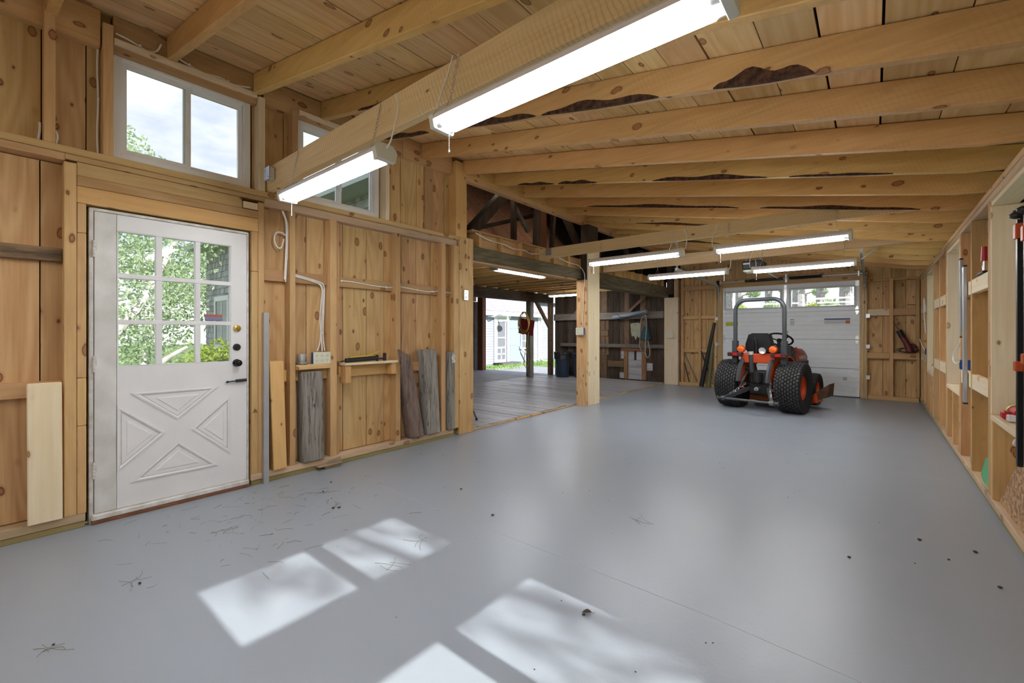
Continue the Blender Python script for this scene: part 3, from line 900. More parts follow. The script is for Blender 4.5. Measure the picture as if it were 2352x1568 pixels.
bs(-3.362, -3.312, 0.07, 2.62); bs(-2.985, -2.935, 0.07, 2.12); bs(-2.985, -2.935, 2.22, 2.70); bs(-2.66, -2.61, 0.07, 2.30); bs(-2.60, -2.505, 0.0, 2.15, y1=10.183)
bs(-0.192, -0.09, 0.0, 2.28); bs(0.210, 0.261, 0.07, 2.13); bs(0.55, 0.598, 0.085, 2.10, y0=10.082)
bx('header', (-2.60, 10.09, 2.152), (-0.09, 10.18, 2.32), wood('brown_girt', 'x', (0.52, 0.33, 0.16), (0.40, 0.235, 0.10)), wall_back, bev=0.003)
bx('bottom_plate', (-3.42, 10.08, 0.0), (-2.60, 10.183, 0.069), stud('x'), wall_back, bev=0.003)
bx('bottom_plate', (-0.085, 10.08, 0.0), (0.59, 10.183, 0.069), stud('x'), wall_back, bev=0.003)
bx('top_plate', (-0.088, 10.085, 2.095), (0.598, 10.183, 2.135), stud('x'), wall_back, bev=0.003)
bx('top_plate', (-3.31, 10.085, 2.125), (-2.662, 10.183, 2.215), stud('x'), wall_back, bev=0.003)
for a, b in ((-3.311, -2.986), (-2.934, -2.661)):
    for z0, z1 in ((1.485, 1.56), (0.745, 0.82)):
        bx('girt', (a, 10.10, z0), (b, 10.184, z1), stud('x'), wall_back, bev=0.002)
for a, b, mm in ((-0.088, 0.209, pale('x')), (0.262, 0.549, wood('brown_girt', 'x', (0.52, 0.33, 0.16), (0.40, 0.235, 0.10)))):
    bx('girt', (a, 10.09, 1.485), (b, 10.184, 1.60), mm, wall_back, bev=0.002)
for a, b in ((-0.088, 0.209), (0.262, 0.596)):
    bx('girt', (a, 10.07, 0.725), (b, 10.184, 0.832), stud('x'), wall_back, bev=0.002)

GDW = plain('door_steel_white', (0.85, 0.90, 0.95), 0.38, var=0.03)
gd = empty('door_2', (-1.35, 10.14, 0), 0, 'white sectional garage door with two long windows', 'door', kind='structure')
def gp(mb, name, mat, parent=gd, bev=0.0, smooth=False):
    off = Vector(gd.location) + (Vector((0, 0, 0)) if parent is gd else parent.location)
    mb.v = [tuple(Vector(p) - off) for p in mb.v]
    return mb.build(name, mat, parent, bev=bev, smooth=smooth)
zs = [0.012, 0.519, 1.055, 1.594]
for k, (a, b) in enumerate(zip(zs[:-1], zs[1:])):
    m = MB()
    # shallow horizontal ribs pressed into the skin
    prof = [(10.150, a + .003)]
    nr = 6
    for i in range(nr):
        za = a + .003 + (b - a - .006) * i / nr; zb_ = a + .003 + (b - a - .006) * (i + 1) / nr
        prof += [(10.120, za + 0.004), (10.120, zb_ - 0.004), (10.1235, zb_)]
    prof += [(10.150, b - .003)]
    V = []; F = []
    for p in prof: V += [(-2.50, p[0], p[1]), (-0.198, p[0], p[1])]
    n = len(prof)
    for i in range(n - 1): F.append((2 * i, 2 * i + 1, 2 * i + 3, 2 * i + 2))
    F.append((0, 2 * n - 2, 2 * n - 1, 1))
    F.append(tuple(2 * i for i in range(n))); F.append(tuple(2 * i + 1 for i in reversed(range(n))))
    m.add(V, F)
    gp(m, 'door_section', GDW)
gp(MB().box((-2.50, 10.122, 0.0), (-0.198, 10.15, 0.0115)), 'bottom_seal', BLACK)
gp(MB().box((-2.50, 10.151, 0.012), (-0.198, 10.158, 1.60)), 'leak_stop_sheet', GDW)  # sheet added behind the sections to stop light leaking through the seams
top = MB()
wins = [(-2.43, -1.44), (-1.255, -0.28)]
zb0, zt0 = 1.597, 2.135
wz0, wz1 = 1.69, 2.025
top.box((-2.50, 10.12, zb0), (-0.198, 10.15, wz0)).box((-2.50, 10.12, wz1), (-0.198, 10.15, zt0))
for a, b in ((-2.50, wins[0][0]), (wins[0][1], wins[1][0]), (wins[1][1], -0.198)):
    top.box((a, 10.12, wz0), (b, 10.15, wz1))
gp(top, 'window_section', GDW)
for a, b in wins:
    fr = MB()
    fr.box((a - .035, 10.112, wz0 - .03), (b + .035, 10.1195, wz0)).box((a - .035, 10.112, wz1), (b + .035, 10.1195, wz1 + .03)).box((a - .035, 10.112, wz0), (a, 10.1195, wz1)).box((b, 10.112, wz0), (b + .035, 10.1195, wz1))
    f_ = gp(fr, 'window_trim', plain('trim_grey_white', (0.60, 0.63, 0.66), 0.4), bev=0.002)
    gp(MB().box((a, 10.132, wz0), (b, 10.138, wz1)), 'pane', GLASS)
HING = plain('zinc', (0.74, 0.76, 0.78), 0.3, 0.7)
def leafplate(x, z, w=0.05, h=0.17):
    m = MB()
    poly = [(0, h / 2), (w * .5, h * .22), (w * .5, -h * .22), (0, -h / 2), (-w * .5, -h * .22), (-w * .5, h * .22)]
    m.prism(poly, 0, 0.006, Matrix.Translation((x, 10.1195, z)) @ Matrix.Rotation(PI / 2, 4, 'X'))
    m.cyl((x - w * .7, 10.108, z), (x + w * .7, 10.108, z), 0.008, n=8)
    return m
for x_ in (-2.475, -1.347, -0.235):
    for z in zs[1:]:
        hb = leafplate(x_, z)
        if x_ < -2 or x_ > -1:
            sgn = -1 if x_ < -2 else 1
            hb.cyl((x_, 10.108, z), (x_ + sgn * 0.065, 10.108, z), 0.006, n=8)
        gp(hb, 'hinge', HING)
gp(MB().box((-0.265, 10.1, 0.02), (-0.20, 10.119, 0.16)).cyl((-0.235, 10.105, .05), (-0.12, 10.105, .05), .007, n=8), 'bottom_bracket', HING, bev=0.002)
gp(MB().box((-2.50, 10.1, 2.03), (-2.44, 10.119, 2.13)), 'top_bracket', HING, bev=0.002)
gp(MB().box((-0.26, 10.1, 2.03), (-0.20, 10.119, 2.13)), 'top_bracket', HING, bev=0.002)
gp(MB().box((-1.372, 10.104, 1.80), (-1.322, 10.119, 2.12)).box((-1.36, 10.095, 1.60), (-1.334, 10.1035, 1.85)), 'operator_bracket', HING, bev=0.002)
gp(MB().box((-2.44, 10.1188, 1.33), (-2.20, 10.1196, 1.41)), 'warning_label', sticker_mat('yellow_label', [(0, (.62, .60, .03)), (.2, (.30, .29, .05)), (.3, (.62, .60, .03)), (.5, (.3, .29, .05)), (.58, (.62, .60, .03)), (.75, (.3, .29, .05)), (.82, (.62, .6, .03))]))
lab = gp(MB().box((-0.72, 10.1188, 1.35), (-0.335, 10.1196, 1.45)), 'instruction_label', sticker_mat('white_label', [(0, (.62, .65, .70)), (.15, (.50, .53, .60)), (.3, (.64, .66, .70)), (.45, (.52, .55, .6)), (.55, (.66, .68, .72)), (.74, (.03, .06, .20))]))
gp(MB().box((-0.40, 10.1180, 1.352), (-0.337, 10.1186, 1.41)), 'orange_label', plain('label_orange', (.55, .14, .04), 0.5))
gp(MB().box((-0.44, 10.1180, 0.30), (-0.38, 10.1186, 0.36)), 'small_label', sticker_mat('small_white', [(0, (.7, .7, .72)), (.3, (.2, .2, .2)), (.5, (.7, .7, .72)), (.8, (.25, .2, .2))]))
gp(MB().box((-1.27, 10.1180, 1.33), (-1.20, 10.1186, 1.45)), 'small_label', sticker_mat('small_white2', [(0, (.7, .72, .74)), (.1, (.3, .3, .3)), (.16, (.7, .72, .74)), (.4, (.25, .25, .25)), (.5, (.7, .72, .74)), (.85, (.35, .35, .35))]))
gp(MB().box((-1.385, 10.1180, 1.145), (-1.30, 10.1186, 1.215)), 'checked_label', plain('checked_label', (0.65, 0.66, 0.67), 0.5, col2=(0.10, 0.10, 0.10), scale=45))

# door tracks
def track(xc, sgn, label):
    t_ = empty('door_track', (xc, 10.08, 0), 0, label, 'rail', 'garage door tracks')
    m = MB()
    path = [(0, 0, 0.03), (0, 0, 1.9)] + [(0, -0.32 + 0.32 * math.cos(a), 1.9 + 0.30 * math.sin(a)) for a in [R(15 * i) for i in range(1, 7)]] + [(0, -2.65, 2.24 if sgn > 0 else 2.25)]
    for dx in (-0.016, 0.016):
        for a, b in zip(path[:-1], path[1:]):
            a = Vector(a); b = Vector(b); d = (b - a).normalized(); nn = Vector((0, d.z, -d.y))
            w = 0.024
            ps = []
            for p in (a - d * .002, b + d * .002):
                ps += [p + nn * w + Vector((dx - .0015, 0, 0)), p + nn * w + Vector((dx + .0015, 0, 0)), p - nn * w + Vector((dx + .0015, 0, 0)), p - nn * w + Vector((dx - .0015, 0, 0))]
            m.add(ps, [(0, 1, 2, 3), (7, 6, 5, 4), (0, 4, 5, 1), (1, 5, 6, 2), (2, 6, 7, 3), (3, 7, 4, 0)])
    for a, b in zip(path[:-1], path[1:]):
        a = Vector(a); b = Vector(b); d = (b - a).normalized(); nn = Vector((0, d.z, -d.y)) * 0.022
        ps = []
        for p in (a, b):
            ps += [p + nn + Vector((-.016, 0, 0)), p + nn + Vector((.016, 0, 0)), p + nn * .8 + Vector((.016, 0, 0)), p + nn * .8 + Vector((-.016, 0, 0))]
        m.add(ps, [(0, 1, 2, 3), (7, 6, 5, 4), (0, 4, 5, 1), (1, 5, 6, 2), (2, 6, 7, 3), (3, 7, 4, 0)])
    m.build('channel', GALV, t_)
    for z in (0.35, 0.9, 1.45):
        MB().box((0.02 * sgn, -0.01, z), (0.075 * sgn, 0.012, z + 0.07)).build('bracket', HING, t_, bev=0.002)
    # hanger of perforated angle at the inner end
    top_z = zraf(xc) + 0.02
    hg = MB().box((-0.017, -2.60, 2.24), (0.017, -2.597, top_z)).box((-0.02, -2.60, top_z - 0.004), (0.30 * sgn, -2.57, top_z + 0.028)).tube([(0.0, -2.59, top_z - .16), (.18 * sgn, -2.59, top_z)], 0.01, 6)
    hg.build('hanger', GALV, t_)
    return t_
track(-2.565, -1, 'galvanised door track curving up left of the garage door')
track(-0.130, 1, 'galvanised door track curving up right of the garage door')
ts = empty('torsion_spring', (-1.35, 10.02, 2.245), 0, 'black torsion spring and shaft above the garage door', 'spring')
MB().cyl((-1.22, 0, 0), (1.26, 0, 0.0), 0.0125, n=10).build('shaft', STEEL, ts, smooth=True)
coil = MB()
for a, b in ((-0.70, -0.02), (0.08, 0.60)):
    pts = []
    nT = 34
    for i in range(nT * 6 + 1):
        th = 2 * PI * i / 6
        pts.append((a + (b - a) * i / (nT * 6), 0.026 * math.cos(th), 0.026 * math.sin(th)))
    coil.tube(pts, 0.008, 5)
coil.build('coil', BLACK, ts, smooth=True)
MB().cyl((-1.24, 0, 0), (-1.20, 0, 0), 0.05, n=18).build('cable_drum', BLACK, ts)
MB().cyl((1.20, 0, 0), (1.24, 0, 0), 0.05, n=18).build('cable_drum', BLACK, ts)
MB().box((0.01, -0.02, -0.08), (0.05, 0.065, 0.09)).cyl((0.03, -.05, -.02), (.03, -.05, .06), .02, n=10).build('centre_plate', HING, ts, bev=0.002)
for x_ in (-1.17, 1.14):
    MB().box((x_ - .012, -.02, -.04), (x_ + .012, .065, .05)).build('end_bearing', HING, ts, bev=0.002)

# ---------------------------------------------------------------- wall behind the camera
wb = MB().box((-3.86, YR - 0.03, 0), (0.775, YR, 3.2))
wall_front = tag(wb.build('wall_front', DARK, center=False), 'pine board wall behind the camera', 'wall', kind='structure')
xs = [-3.80 + 0.24 * i for i in range(20)]
for a, b in zip(xs[:-1], xs[1:]):
    zt = zraf(b) + ROOF_UP - 0.01
    bx('wall_board', (a + .002, YR + .001, 0.02), (min(b, .72) - .002, YR + .022, zt), pine('z'), wall_front, bev=0.0015)
# ================================================================== OPENING TO THE OLD BARN
hd = MB().box((-3.80, 3.625, 2.985), (-3.715, 10.18, 3.19))
wall_mid = tag(hd.build('wall_middle', stud('y')), 'pine header and posts of the wide opening into the old barn', 'wall', kind='structure')
wm = wall_mid.location.copy()
def mp(mb, name, mat, parent=wall_mid, bev=0.003, smooth=False):
    off = wm if parent is wall_mid else wm + parent.location
    mb.v = [tuple(Vector(p) - off) for p in mb.v]
    return mb.build(name, mat, parent, bev=bev, smooth=smooth)
mp(MB().box((-3.714, 3.63, 3.03), (-3.690, 5.9, 3.19)), 'ledger_board', rafterw('y'))
# old beams and what sits on them
mp(MB().box((-3.88, 3.75, 2.062), (-3.705, 6.27, 2.223)), 'old_beam', mossw('y'), bev=0.012)
mp(MB().box((-3.86, 3.75, 2.034), (-3.73, 6.18, 2.060)), 'beam_strip', stud('y'))
mp(MB().box((-3.88, 6.60, 1.990), (-3.640, 10.07, 2.223)), 'old_beam', mossw('y'), bev=0.015)
# post 2, boxed in new boards
mp(MB().box((-3.745, 6.18, 0.0), (-3.56, 6.22, 2.034)), 'post_board', pine('z'))
mp(MB().box((-3.575, 6.222, 0.0), (-3.548, 6.42, 2.60)), 'post_board', pale('z'))
mp(MB().box((-3.575, 6.423, 0.0), (-3.550, 6.60, 2.60)), 'post_board', pale('z'))
mp(MB().box((-3.72, 6.222, 0.0), (-3.577, 6.597, 2.06)), 'post_core', darkw('z'))
mp(MB().box((-3.72, 6.275, 2.062), (-3.577, 6.597, 2.95)), 'post_core', darkw('z'))
# post 3 against the end wall
mp(MB().box((-3.745, 10.06, 0.0), (-3.428, 10.175, 1.988)), 'post_board', pale('z'))
mp(MB().box((-3.52, 10.062, 1.99), (-3.428, 10.175, 2.60)), 'post_board', pine('z'))
mp(MB().box((-3.638, 9.93, 2.06), (-3.52, 10.055, 2.75)), 'old_post_stub', darkw('z'))
# loft joists, blocking and boards
y = 3.86
ys = []
while y < 10.0:
    ys.append(y); y += 0.405
for k, y in enumerate(ys):
    mp(MB().box((-6.99, y, 2.226), (-3.712, y + 0.045, 2.405)), 'loft_joist', rafterw('x'), bev=0.002)
    if k:
        mp(MB().box((-3.79, ys[k - 1] + 0.047, 2.226), (-3.765, y - 0.002, 2.405)), 'blocking', stud('y'), bev=0.002)
mp(MB().box((-3.83, 3.75, 2.406), (-3.715, 5.45, 2.428)), 'loft_edge_board', stud('y'))
x = -9.9
while x < -3.9:
    mp(MB().box((x, 3.75, 2.43), (min(x + 0.238, -3.84), 10.09, 2.452)), 'loft_board', rafterw('y'), bev=0.0)
    x += 0.24
# girder, its post and the brace
mp(MB().box((-7.05, 3.78, 2.00), (-6.82, 10.05, 2.224)), 'old_girder', darkw('y'), bev=0.01)
mp(MB().box((-7.0, 9.03, 0.033), (-6.85, 9.18, 1.999)), 'old_post', oldw('z'), bev=0.012)
mp(MB().box((-6.95, 9.94, 0.033), (-6.83, 10.06, 1.999)), 'old_post', wood('brown_old', 'z', (0.27, 0.17, 0.10), (0.14, 0.085, 0.05), cracks=0.4), bev=0.01)
mp(MB().tube([(-6.89, 9.96, 1.32), (-6.89, 9.34, 2.0)], 0.055, 4), 'knee_brace', wood('brown_old', 'y', (0.27, 0.17, 0.10), (0.14, 0.085, 0.05), cracks=0.4))
mp(MB().box((-9.52, 9.82, 0.0), (-9.30, 9.98, 2.30)), 'old_post', wood('red_old', 'z', (0.24, 0.095, 0.055), (0.13, 0.05, 0.03), cracks=0.4), bev=0.008)
mp(MB().box((-9.72, 9.76, 0.0), (-9.57, 9.92, 2.15)), 'old_post', wood('white_old', 'z', (0.55, 0.56, 0.60), (0.30, 0.30, 0.33), knots=0, cracks=0.5, stain=.5), bev=0.006)
mp(MB().box((-9.98, 9.70, 2.16), (-9.55, 9.80, 2.36)), 'pale_block', pale('x'))

# the loft's sloping board lining and old timbers, seen through the triangle under the header
n = 0
y = 3.75
while y < 10.1:
    w = 0.155
    m = MB()
    def lz(xx): return 2.455 + 1.09 * (-4.35 - xx)
    a, b = y + 0.003, min(y + w, 10.15) - 0.003
    dd = random.uniform(0, .006)
    m.hexa([(-4.35 + dd, a, lz(-4.35)), (-4.35 + dd, b, lz(-4.35)), (-5.85 + dd, b, lz(-5.85)), (-5.85 + dd, a, lz(-5.85)),
            (-4.33 + dd + .004, a, lz(-4.35) + .02), (-4.33 + dd + .004, b, lz(-4.35) + .02), (-5.83 + dd + .004, b, lz(-5.85) + .02), (-5.83 + dd + .004, a, lz(-5.85) + .02)])
    mp(m, 'lining_board', redw('x') if y < 7.2 else darkw('x'), bev=0)
    y += w
def timber(a, b, w, mat=None, name='old_timber'):
    a, b = Vector(a), Vector(b)
    d = (b - a).normalized(); u = Vector((1, 0, 0)); u = (u - d * u.dot(d)).normalized(); v = d.cross(u)
    h = w / 2
    ps = [p + u * (sx * h) + v * (sy * h) for p in (a, b) for sx, sy in ((-1, -1), (1, -1), (1, 1), (-1, 1))]
    m = MB().add(ps, [(3, 2, 1, 0), (4, 5, 6, 7), (0, 1, 5, 4), (1, 2, 6, 5), (2, 3, 7, 6), (3, 0, 4, 7)])
    return mp(m, name, mat or darkw('z'), bev=0.008)
timber((-3.95, 3.93, 2.45), (-3.95, 4.66, 3.16), 0.13)
timber((-4.12, 5.02, 2.46), (-4.12, 5.02, 3.25), 0.075)
timber((-4.22, 4.15, 2.56), (-4.22, 5.75, 3.10), 0.06, darkw('y'))
timber((-4.02, 5.44, 2.46), (-4.02, 5.49, 3.2), 0.09)
mp(MB().box((-4.1, 5.52, 2.46), (-4.07, 5.80, 3.2)), 'brown_panel', wood('red_panel', 'z', (0.20, 0.085, 0.045), (0.12, 0.05, 0.028), knots=0.1))
timber((-4.02, 5.86, 2.46), (-4.02, 5.93, 3.2), 0.07)
timber((-4.0, 6.18, 3.2), (-4.0, 6.85, 2.50), 0.10)
timber((-4.15, 5.05, 3.1), (-4.15, 5.42, 2.75), 0.06, oldw('z'))
timber((-3.97, 7.03, 2.46), (-3.97, 7.03, 3.2), 0.14)
timber((-4.0, 7.15, 2.46), (-4.0, 7.75, 3.05), 0.10)
timber((-4.0, 8.5, 3.0), (-4.0, 8.95, 2.46), 0.08)
timber((-4.0, 9.3, 2.46), (-4.0, 9.3, 3.0), 0.10)
bxo = MB().box((-3.90, 6.70, 2.90), (-3.86, 6.80, 3.02))
bb = tag(bxo.build('junction_box', BLUEBOX, None, bev=0.004), 'blue electrical box on an old loft timber', 'electrical box')
MB().tube(curve([(0.01, 0.03, -0.06), (0.015, 0.05, -0.15), (0.012, 0.045, -0.22), (0.015, 0.05, -0.35)], 5), 0.006, 6).build('cable', WIRE, bb, smooth=True)

# barn floor of grey planks (run across, along x)
fb = MB().box((-10.2, 3.72, -0.2), (-3.765, 10.2, 0.004))
floor_barn = tag(fb.build('floor_barn', DARK), 'worn grey plank floor of the old barn', 'floor', kind='structure')
fbl = floor_barn.location.copy()
y = 3.72
while y < 9.98:
    w = random.uniform(0.17, 0.24)
    x1 = -3.765 + random.uniform(-0.012, 0.03)
    cut = random.uniform(-6.3, -5.0)
    for a, b in ((-6.98, cut - .002), (cut, x1)):
        m = MB().box((a, y + 0.003, 0.005), (b, min(y + w, 10.08) - 0.004, 0.030 + random.uniform(-.003, .003)))
        m.v = [tuple(Vector(p) - fbl) for p in m.v]
        m.build('floor_plank', greyfl('x'), floor_barn, bev=0.003)
    y += w
m = MB().box((-10.2, 3.73, 0.005), (-6.985, 10.15, 0.028)); m.v = [tuple(Vector(p) - fbl) for p in m.v]
m.build('concrete_pad', plain('pale_concrete', (0.42, 0.43, 0.45), 0.6, var=0.2, scale=3), floor_barn)
# splintered edge strip along the garage slab
y = 3.76
while y < 10.0:
    w = random.uniform(0.25, 0.6)
    m = MB().box((-3.764, y, 0.0), (-3.735 + random.uniform(-.012, .014), min(y + w, 10.02) - random.uniform(.002, .02), 0.022 + random.uniform(-.008, .004)))
    m.v = [tuple(Vector(p) - fbl) for p in m.v]
    m.build('edge_splinter', stud('y'), floor_barn, bev=0.004)
    y += w

# barn end wall of old vertical boards
bw = MB().box((-6.83, 10.16, 0.005), (-3.745, 10.20, 2.42))
wall_barn = tag(bw.build('wall_barn_back', DARK), 'dark weathered board wall at the end of the barn', 'wall', kind='structure')
wbl = wall_barn.location.copy()
def bp(mb, name, mat, bev=0.004):
    mb.v = [tuple(Vector(p) - wbl) for p in mb.v]
    return mb.build(name, mat, wall_barn, bev=bev)
x = -6.83
while x < -3.76:
    w = random.uniform(0.11, 0.19)
    d = random.uniform(0, 0.012)
    bp(MB().box((x + .003, 10.125 + d, 0.006), (min(x + w, -3.75) - .003, 10.158, 2.42)), 'wall_board', darkw('z') if random.random() < .8 else wood('brown_old', 'z', (0.27, 0.17, 0.10), (0.14, 0.085, 0.05), cracks=0.4))
    x += w
GG = wood('grey_girt', 'x', (0.27, 0.24, 0.20), (0.13, 0.11, 0.09), cracks=.7, knots=.05)
bp(MB().box((-6.82, 10.05, 1.515), (-3.76, 10.124, 1.69)), 'girt', GG, 0.008)
bp(MB().box((-6.60, 10.06, 0.815), (-3.76, 10.124, 0.905)), 'girt', GG, 0.006)
for a, b in (((-4.75, 10.09, 1.60), (-4.05, 10.09, 2.2)), ((-6.2, 10.09, 1.6), (-5.7, 10.09, 2.2))):
    a, b = Vector(a), Vector(b)
    bp(MB().tube([a, b], 0.06, 4, flat=0.5), 'brace', wood('brown_old', 'x', (0.27, 0.17, 0.10), (0.14, 0.085, 0.05)))
ORG = wood('orange_old', 'z', (0.40, 0.235, 0.11), (0.27, 0.145, 0.06), knots=.1)
ORGX = wood('red_plank', 'x', (0.25, 0.105, 0.045), (0.15, 0.06, 0.03), knots=.1)
bp(MB().box((-4.83, 10.075, 0.735), (-4.15, 10.110, 0.805)), 'frame_rail', ORGX)
bp(MB().box((-4.755, 10.08, 0.05), (-4.66, 10.112, 0.733)), 'frame_stud', ORG)
bp(MB().box((-4.30, 10.08, 0.05), (-4.19, 10.112, 0.733)), 'frame_stud', ORG)
bp(MB().box((-5.20, 10.085, 0.33), (-4.76, 10.112, 0.48)), 'frame_rail', wood('brown_old', 'x', (0.27, 0.17, 0.10), (0.14, 0.085, 0.05)))
WW = wood('white_wash', 'x', (0.55, 0.55, 0.58), (0.34, 0.33, 0.35), knots=0, stain=.5, staincol=(.2, .17, .15))
for a, b, c, d in ((-4.84, -4.757, 0.545, 0.73), (-4.655, -4.50, 0.52, 0.73), (-4.44, -4.305, 0.52, 0.73), (-4.655, -4.305, 0.35, 0.515), (-4.655, -4.305, 0.17, 0.345), (-4.88, -4.757, 0.06, 0.20), (-4.655, -4.305, 0.05, 0.165), (-4.185, -4.04, 0.28, 0.46)):
    bp(MB().box((a, 10.108, c), (b, 10.124, d)), 'whitewashed_plank', WW, 0.002)
for a, b, c, d in ((-5.40, -5.20, 1.1, 1.24), (-5.37, -5.29, .62, 1.09), (-5.25, -5.18, .62, 1.09), (-5.37, -5.29, 1.25, 1.5), (-5.25, -5.18, 1.25, 1.5)):
    bp(MB().box((a, 10.108, c), (b, 10.124, d)), 'patch_board', wood('brown_old', 'z', (0.27, 0.17, 0.10), (0.14, 0.085, 0.05), cracks=0.4), 0.002)
m = MB()
pts = [(-4.60, 1.40), (-4.52, 1.42), (-4.40, 1.43), (-4.33, 1.40), (-4.34, 1.15), (-4.38, 1.05), (-4.42, 1.10), (-4.46, 1.0), (-4.52, 1.12), (-4.56, 1.08), (-4.585, 1.2)]
m.prism([(p[0], p[1]) for p in pts], 0, 0.004, Matrix.Translation((0, 10.1205, 0)) @ Matrix.Rotation(PI / 2, 4, 'X'))
bp(m, 'paint_patch', plain('flaking_paint', (0.42, 0.43, 0.42), 0.8, col2=(0.36, 0.34, 0.12), scale=9), 0)

# barn outer shell so that no sky leaks in
sh = MB()
sh.box((-13.4, 3.715, -0.4), (-3.905, 3.745, 3.3))                       # wall facing the yard
sh.box((-10.23, 3.745, -0.3), (-10.2, 10.1, 3.2))
sh.hexa([(-13.5, 3.30, 3.47), (-3.92, 3.30, 3.47), (-3.92, 6.0, 4.15), (-13.5, 6.0, 4.15), (-13.5, 3.30, 3.49), (-3.92, 3.30, 3.49), (-3.92, 6.0, 4.19), (-13.5, 6.0, 4.19)])
sh.box((-13.5, 6.0, 4.15), (-3.92, 10.4, 4.19))
sh.box((-3.93, 3.75, 3.24), (-3.90, 10.4, 4.19))
sh.box((-10.2, 10.2, 2.36), (-3.72, 10.23, 4.15))
wall_shell = tag(sh.build('wall_barn_outer', DARK), 'outer shell of the old barn', 'wall', kind='structure')
wsl = wall_shell.location.copy()
SHG = plain('grey_shingle', (0.50, 0.49, 0.52), 0.85, col2=(0.30, 0.285, 0.30), scale=9, bump=0.5)
def shingle_mat():
    m, t = newmat('cedar_shingle')
    L = t.links.new
    out = node(t, 'ShaderNodeOutputMaterial'); p = node(t, 'ShaderNodeBsdfPrincipled'); L(p.outputs[0], out.inputs[0])
    p.inputs['Roughness'].default_value = 0.9
    tc = node(t, 'ShaderNodeTexCoord'); oi = node(t, 'ShaderNodeObjectInfo')
    mp_ = node(t, 'ShaderNodeMapping'); mp_.inputs['Scale'].default_value = (9, 9, 0.6)
    cb = node(t, 'ShaderNodeCombineXYZ'); sc = node(t, 'ShaderNodeMath', operation='MULTIPLY'); sc.inputs[1].default_value = 53.0
    L(oi.outputs['Random'], sc.inputs[0]); L(sc.outputs[0], cb.inputs[0]); L(cb.outputs[0], mp_.inputs['Location'])
    L(tc.outputs['Object'], mp_.inputs['Vector'])
    vo = node(t, 'ShaderNodeTexVoronoi'); vo.inputs['Scale'].default_value = 1.0; vo.voronoi_dimensions = '1D'
    sp = node(t, 'ShaderNodeSeparateXYZ'); L(mp_.outputs[0], sp.inputs[0]); L(sp.outputs[0], vo.inputs['W'])
    rp = node(t, 'ShaderNodeValToRGB'); rp.color_ramp.elements[0].color = (0.27, 0.26, 0.28, 1); rp.color_ramp.elements[1].color = (0.52, 0.51, 0.54, 1)
    s2 = node(t, 'ShaderNodeSeparateColor'); L(vo.outputs['Color'], s2.inputs[0]); L(s2.outputs[0], rp.inputs[0])
    L(rp.outputs[0], p.inputs['Base Color'])
    return m
SHM = shingle_mat()
z = -0.3
while z < 3.25:
    m = MB()
    m.hexa([(-13.38, 3.690, z), (-3.91, 3.690, z), (-3.91, 3.714, z), (-13.38, 3.714, z), (-13.38, 3.706, z + 0.15), (-3.91, 3.706, z + 0.15), (-3.91, 3.714, z + 0.15), (-13.38, 3.714, z + 0.15)])
    m.v = [tuple(Vector(p) - wsl) for p in m.v]
    m.build('shingle_course', SHM, wall_shell)
    z += 0.135
m = MB().box((-13.6, 3.30, 3.27), (-3.92, 3.70, 3.30)).box((-13.6, 3.27, 3.25), (-3.92, 3.30, 3.42)); m.v = [tuple(Vector(p) - wsl) for p in m.v]
m.build('soffit', plain('soffit_grey_green', (0.50, 0.55, 0.50), 0.6), wall_shell)
m = MB().box((-13.5, 3.25, 3.425), (-3.95, 3.32, 3.465)); m.v = [tuple(Vector(p) - wsl) for p in m.v]
m.build('eave_roof', plain('roof_shingle', (0.30, 0.29, 0.30), 0.9, var=0.3, scale=6), wall_shell)
# white window on the shingled wall
wz = MB()
a, b, c, d = -12.55, -11.75, 0.9, 1.95
wz.box((a - .09, 3.66, c - .1), (a, 3.689, d + .12)).box((b, 3.66, c - .1), (b + .09, 3.689, d + .12)).box((a, 3.66, d), (b, 3.689, d + .12)).box((a - .12, 3.64, c - .1), (b + .12, 3.689, c))
wz.box(((a + b) / 2 - .02, 3.67, c), ((a + b) / 2 + .02, 3.689, d)).box((a, 3.67, (c + d) / 2 - .02), (b, 3.689, (c + d) / 2 + .02))
wz.v = [tuple(Vector(p) - wsl) for p in wz.v]
wo = wz.build('window_trim', WHITE, wall_shell)
m = MB().box((a, 3.678, c), (b, 3.684, d)); m.v = [tuple(Vector(p) - wsl - wo.location) for p in m.v]
m.build('pane', plain('dark_pane', (0.18, 0.20, 0.24), 0.1), wo)

# ================================================================== OUTDOORS
GRASSM = plain('lawn', (0.17, 0.27, 0.075), 0.95, var=0.4, scale=3, bump=0.4)
gm = MB()
gm.box((-70, -40, -0.62), (70, 90, -0.36))
ground = tag(gm.build('ground', GRASSM), 'green lawn around the buildings', 'lawn', kind='structure')
tag(bx('driveway', (-12.6, 10.25, -0.358), (4.0, 16.0, -0.34), plain('asphalt', (0.34, 0.35, 0.37), 0.9, var=0.2, scale=5)), 'grey driveway strip outside the barn', 'driveway', kind='structure')
# grass blades of the verge seen through the barn
gb = MB()
for i in range(2600):
    x_ = random.uniform(-13.2, -11.6) if i % 2 else random.uniform(-13.2, -12.4); y_ = random.uniform(12.5, 20.5)
    if i % 2 and y_ > 15.2 and x_ > -12.6: continue
    h = random.uniform(0.06, 0.15); a = random.uniform(0, 2 * PI); w = 0.014
    dx, dy = math.cos(a) * w, math.sin(a) * w
    gb.add([(x_ - dx, y_ - dy, -0.36), (x_ + dx, y_ + dy, -0.36), (x_ + random.uniform(-.06, .06), y_ + random.uniform(-.06, .06), -0.36 + h)], [(0, 1, 2)])
tag(gb.build('grass', plain('grass_blade', (0.22, 0.36, 0.09), 0.8)), 'bright green grass verge in front of the blue house', 'grass', kind='stuff')

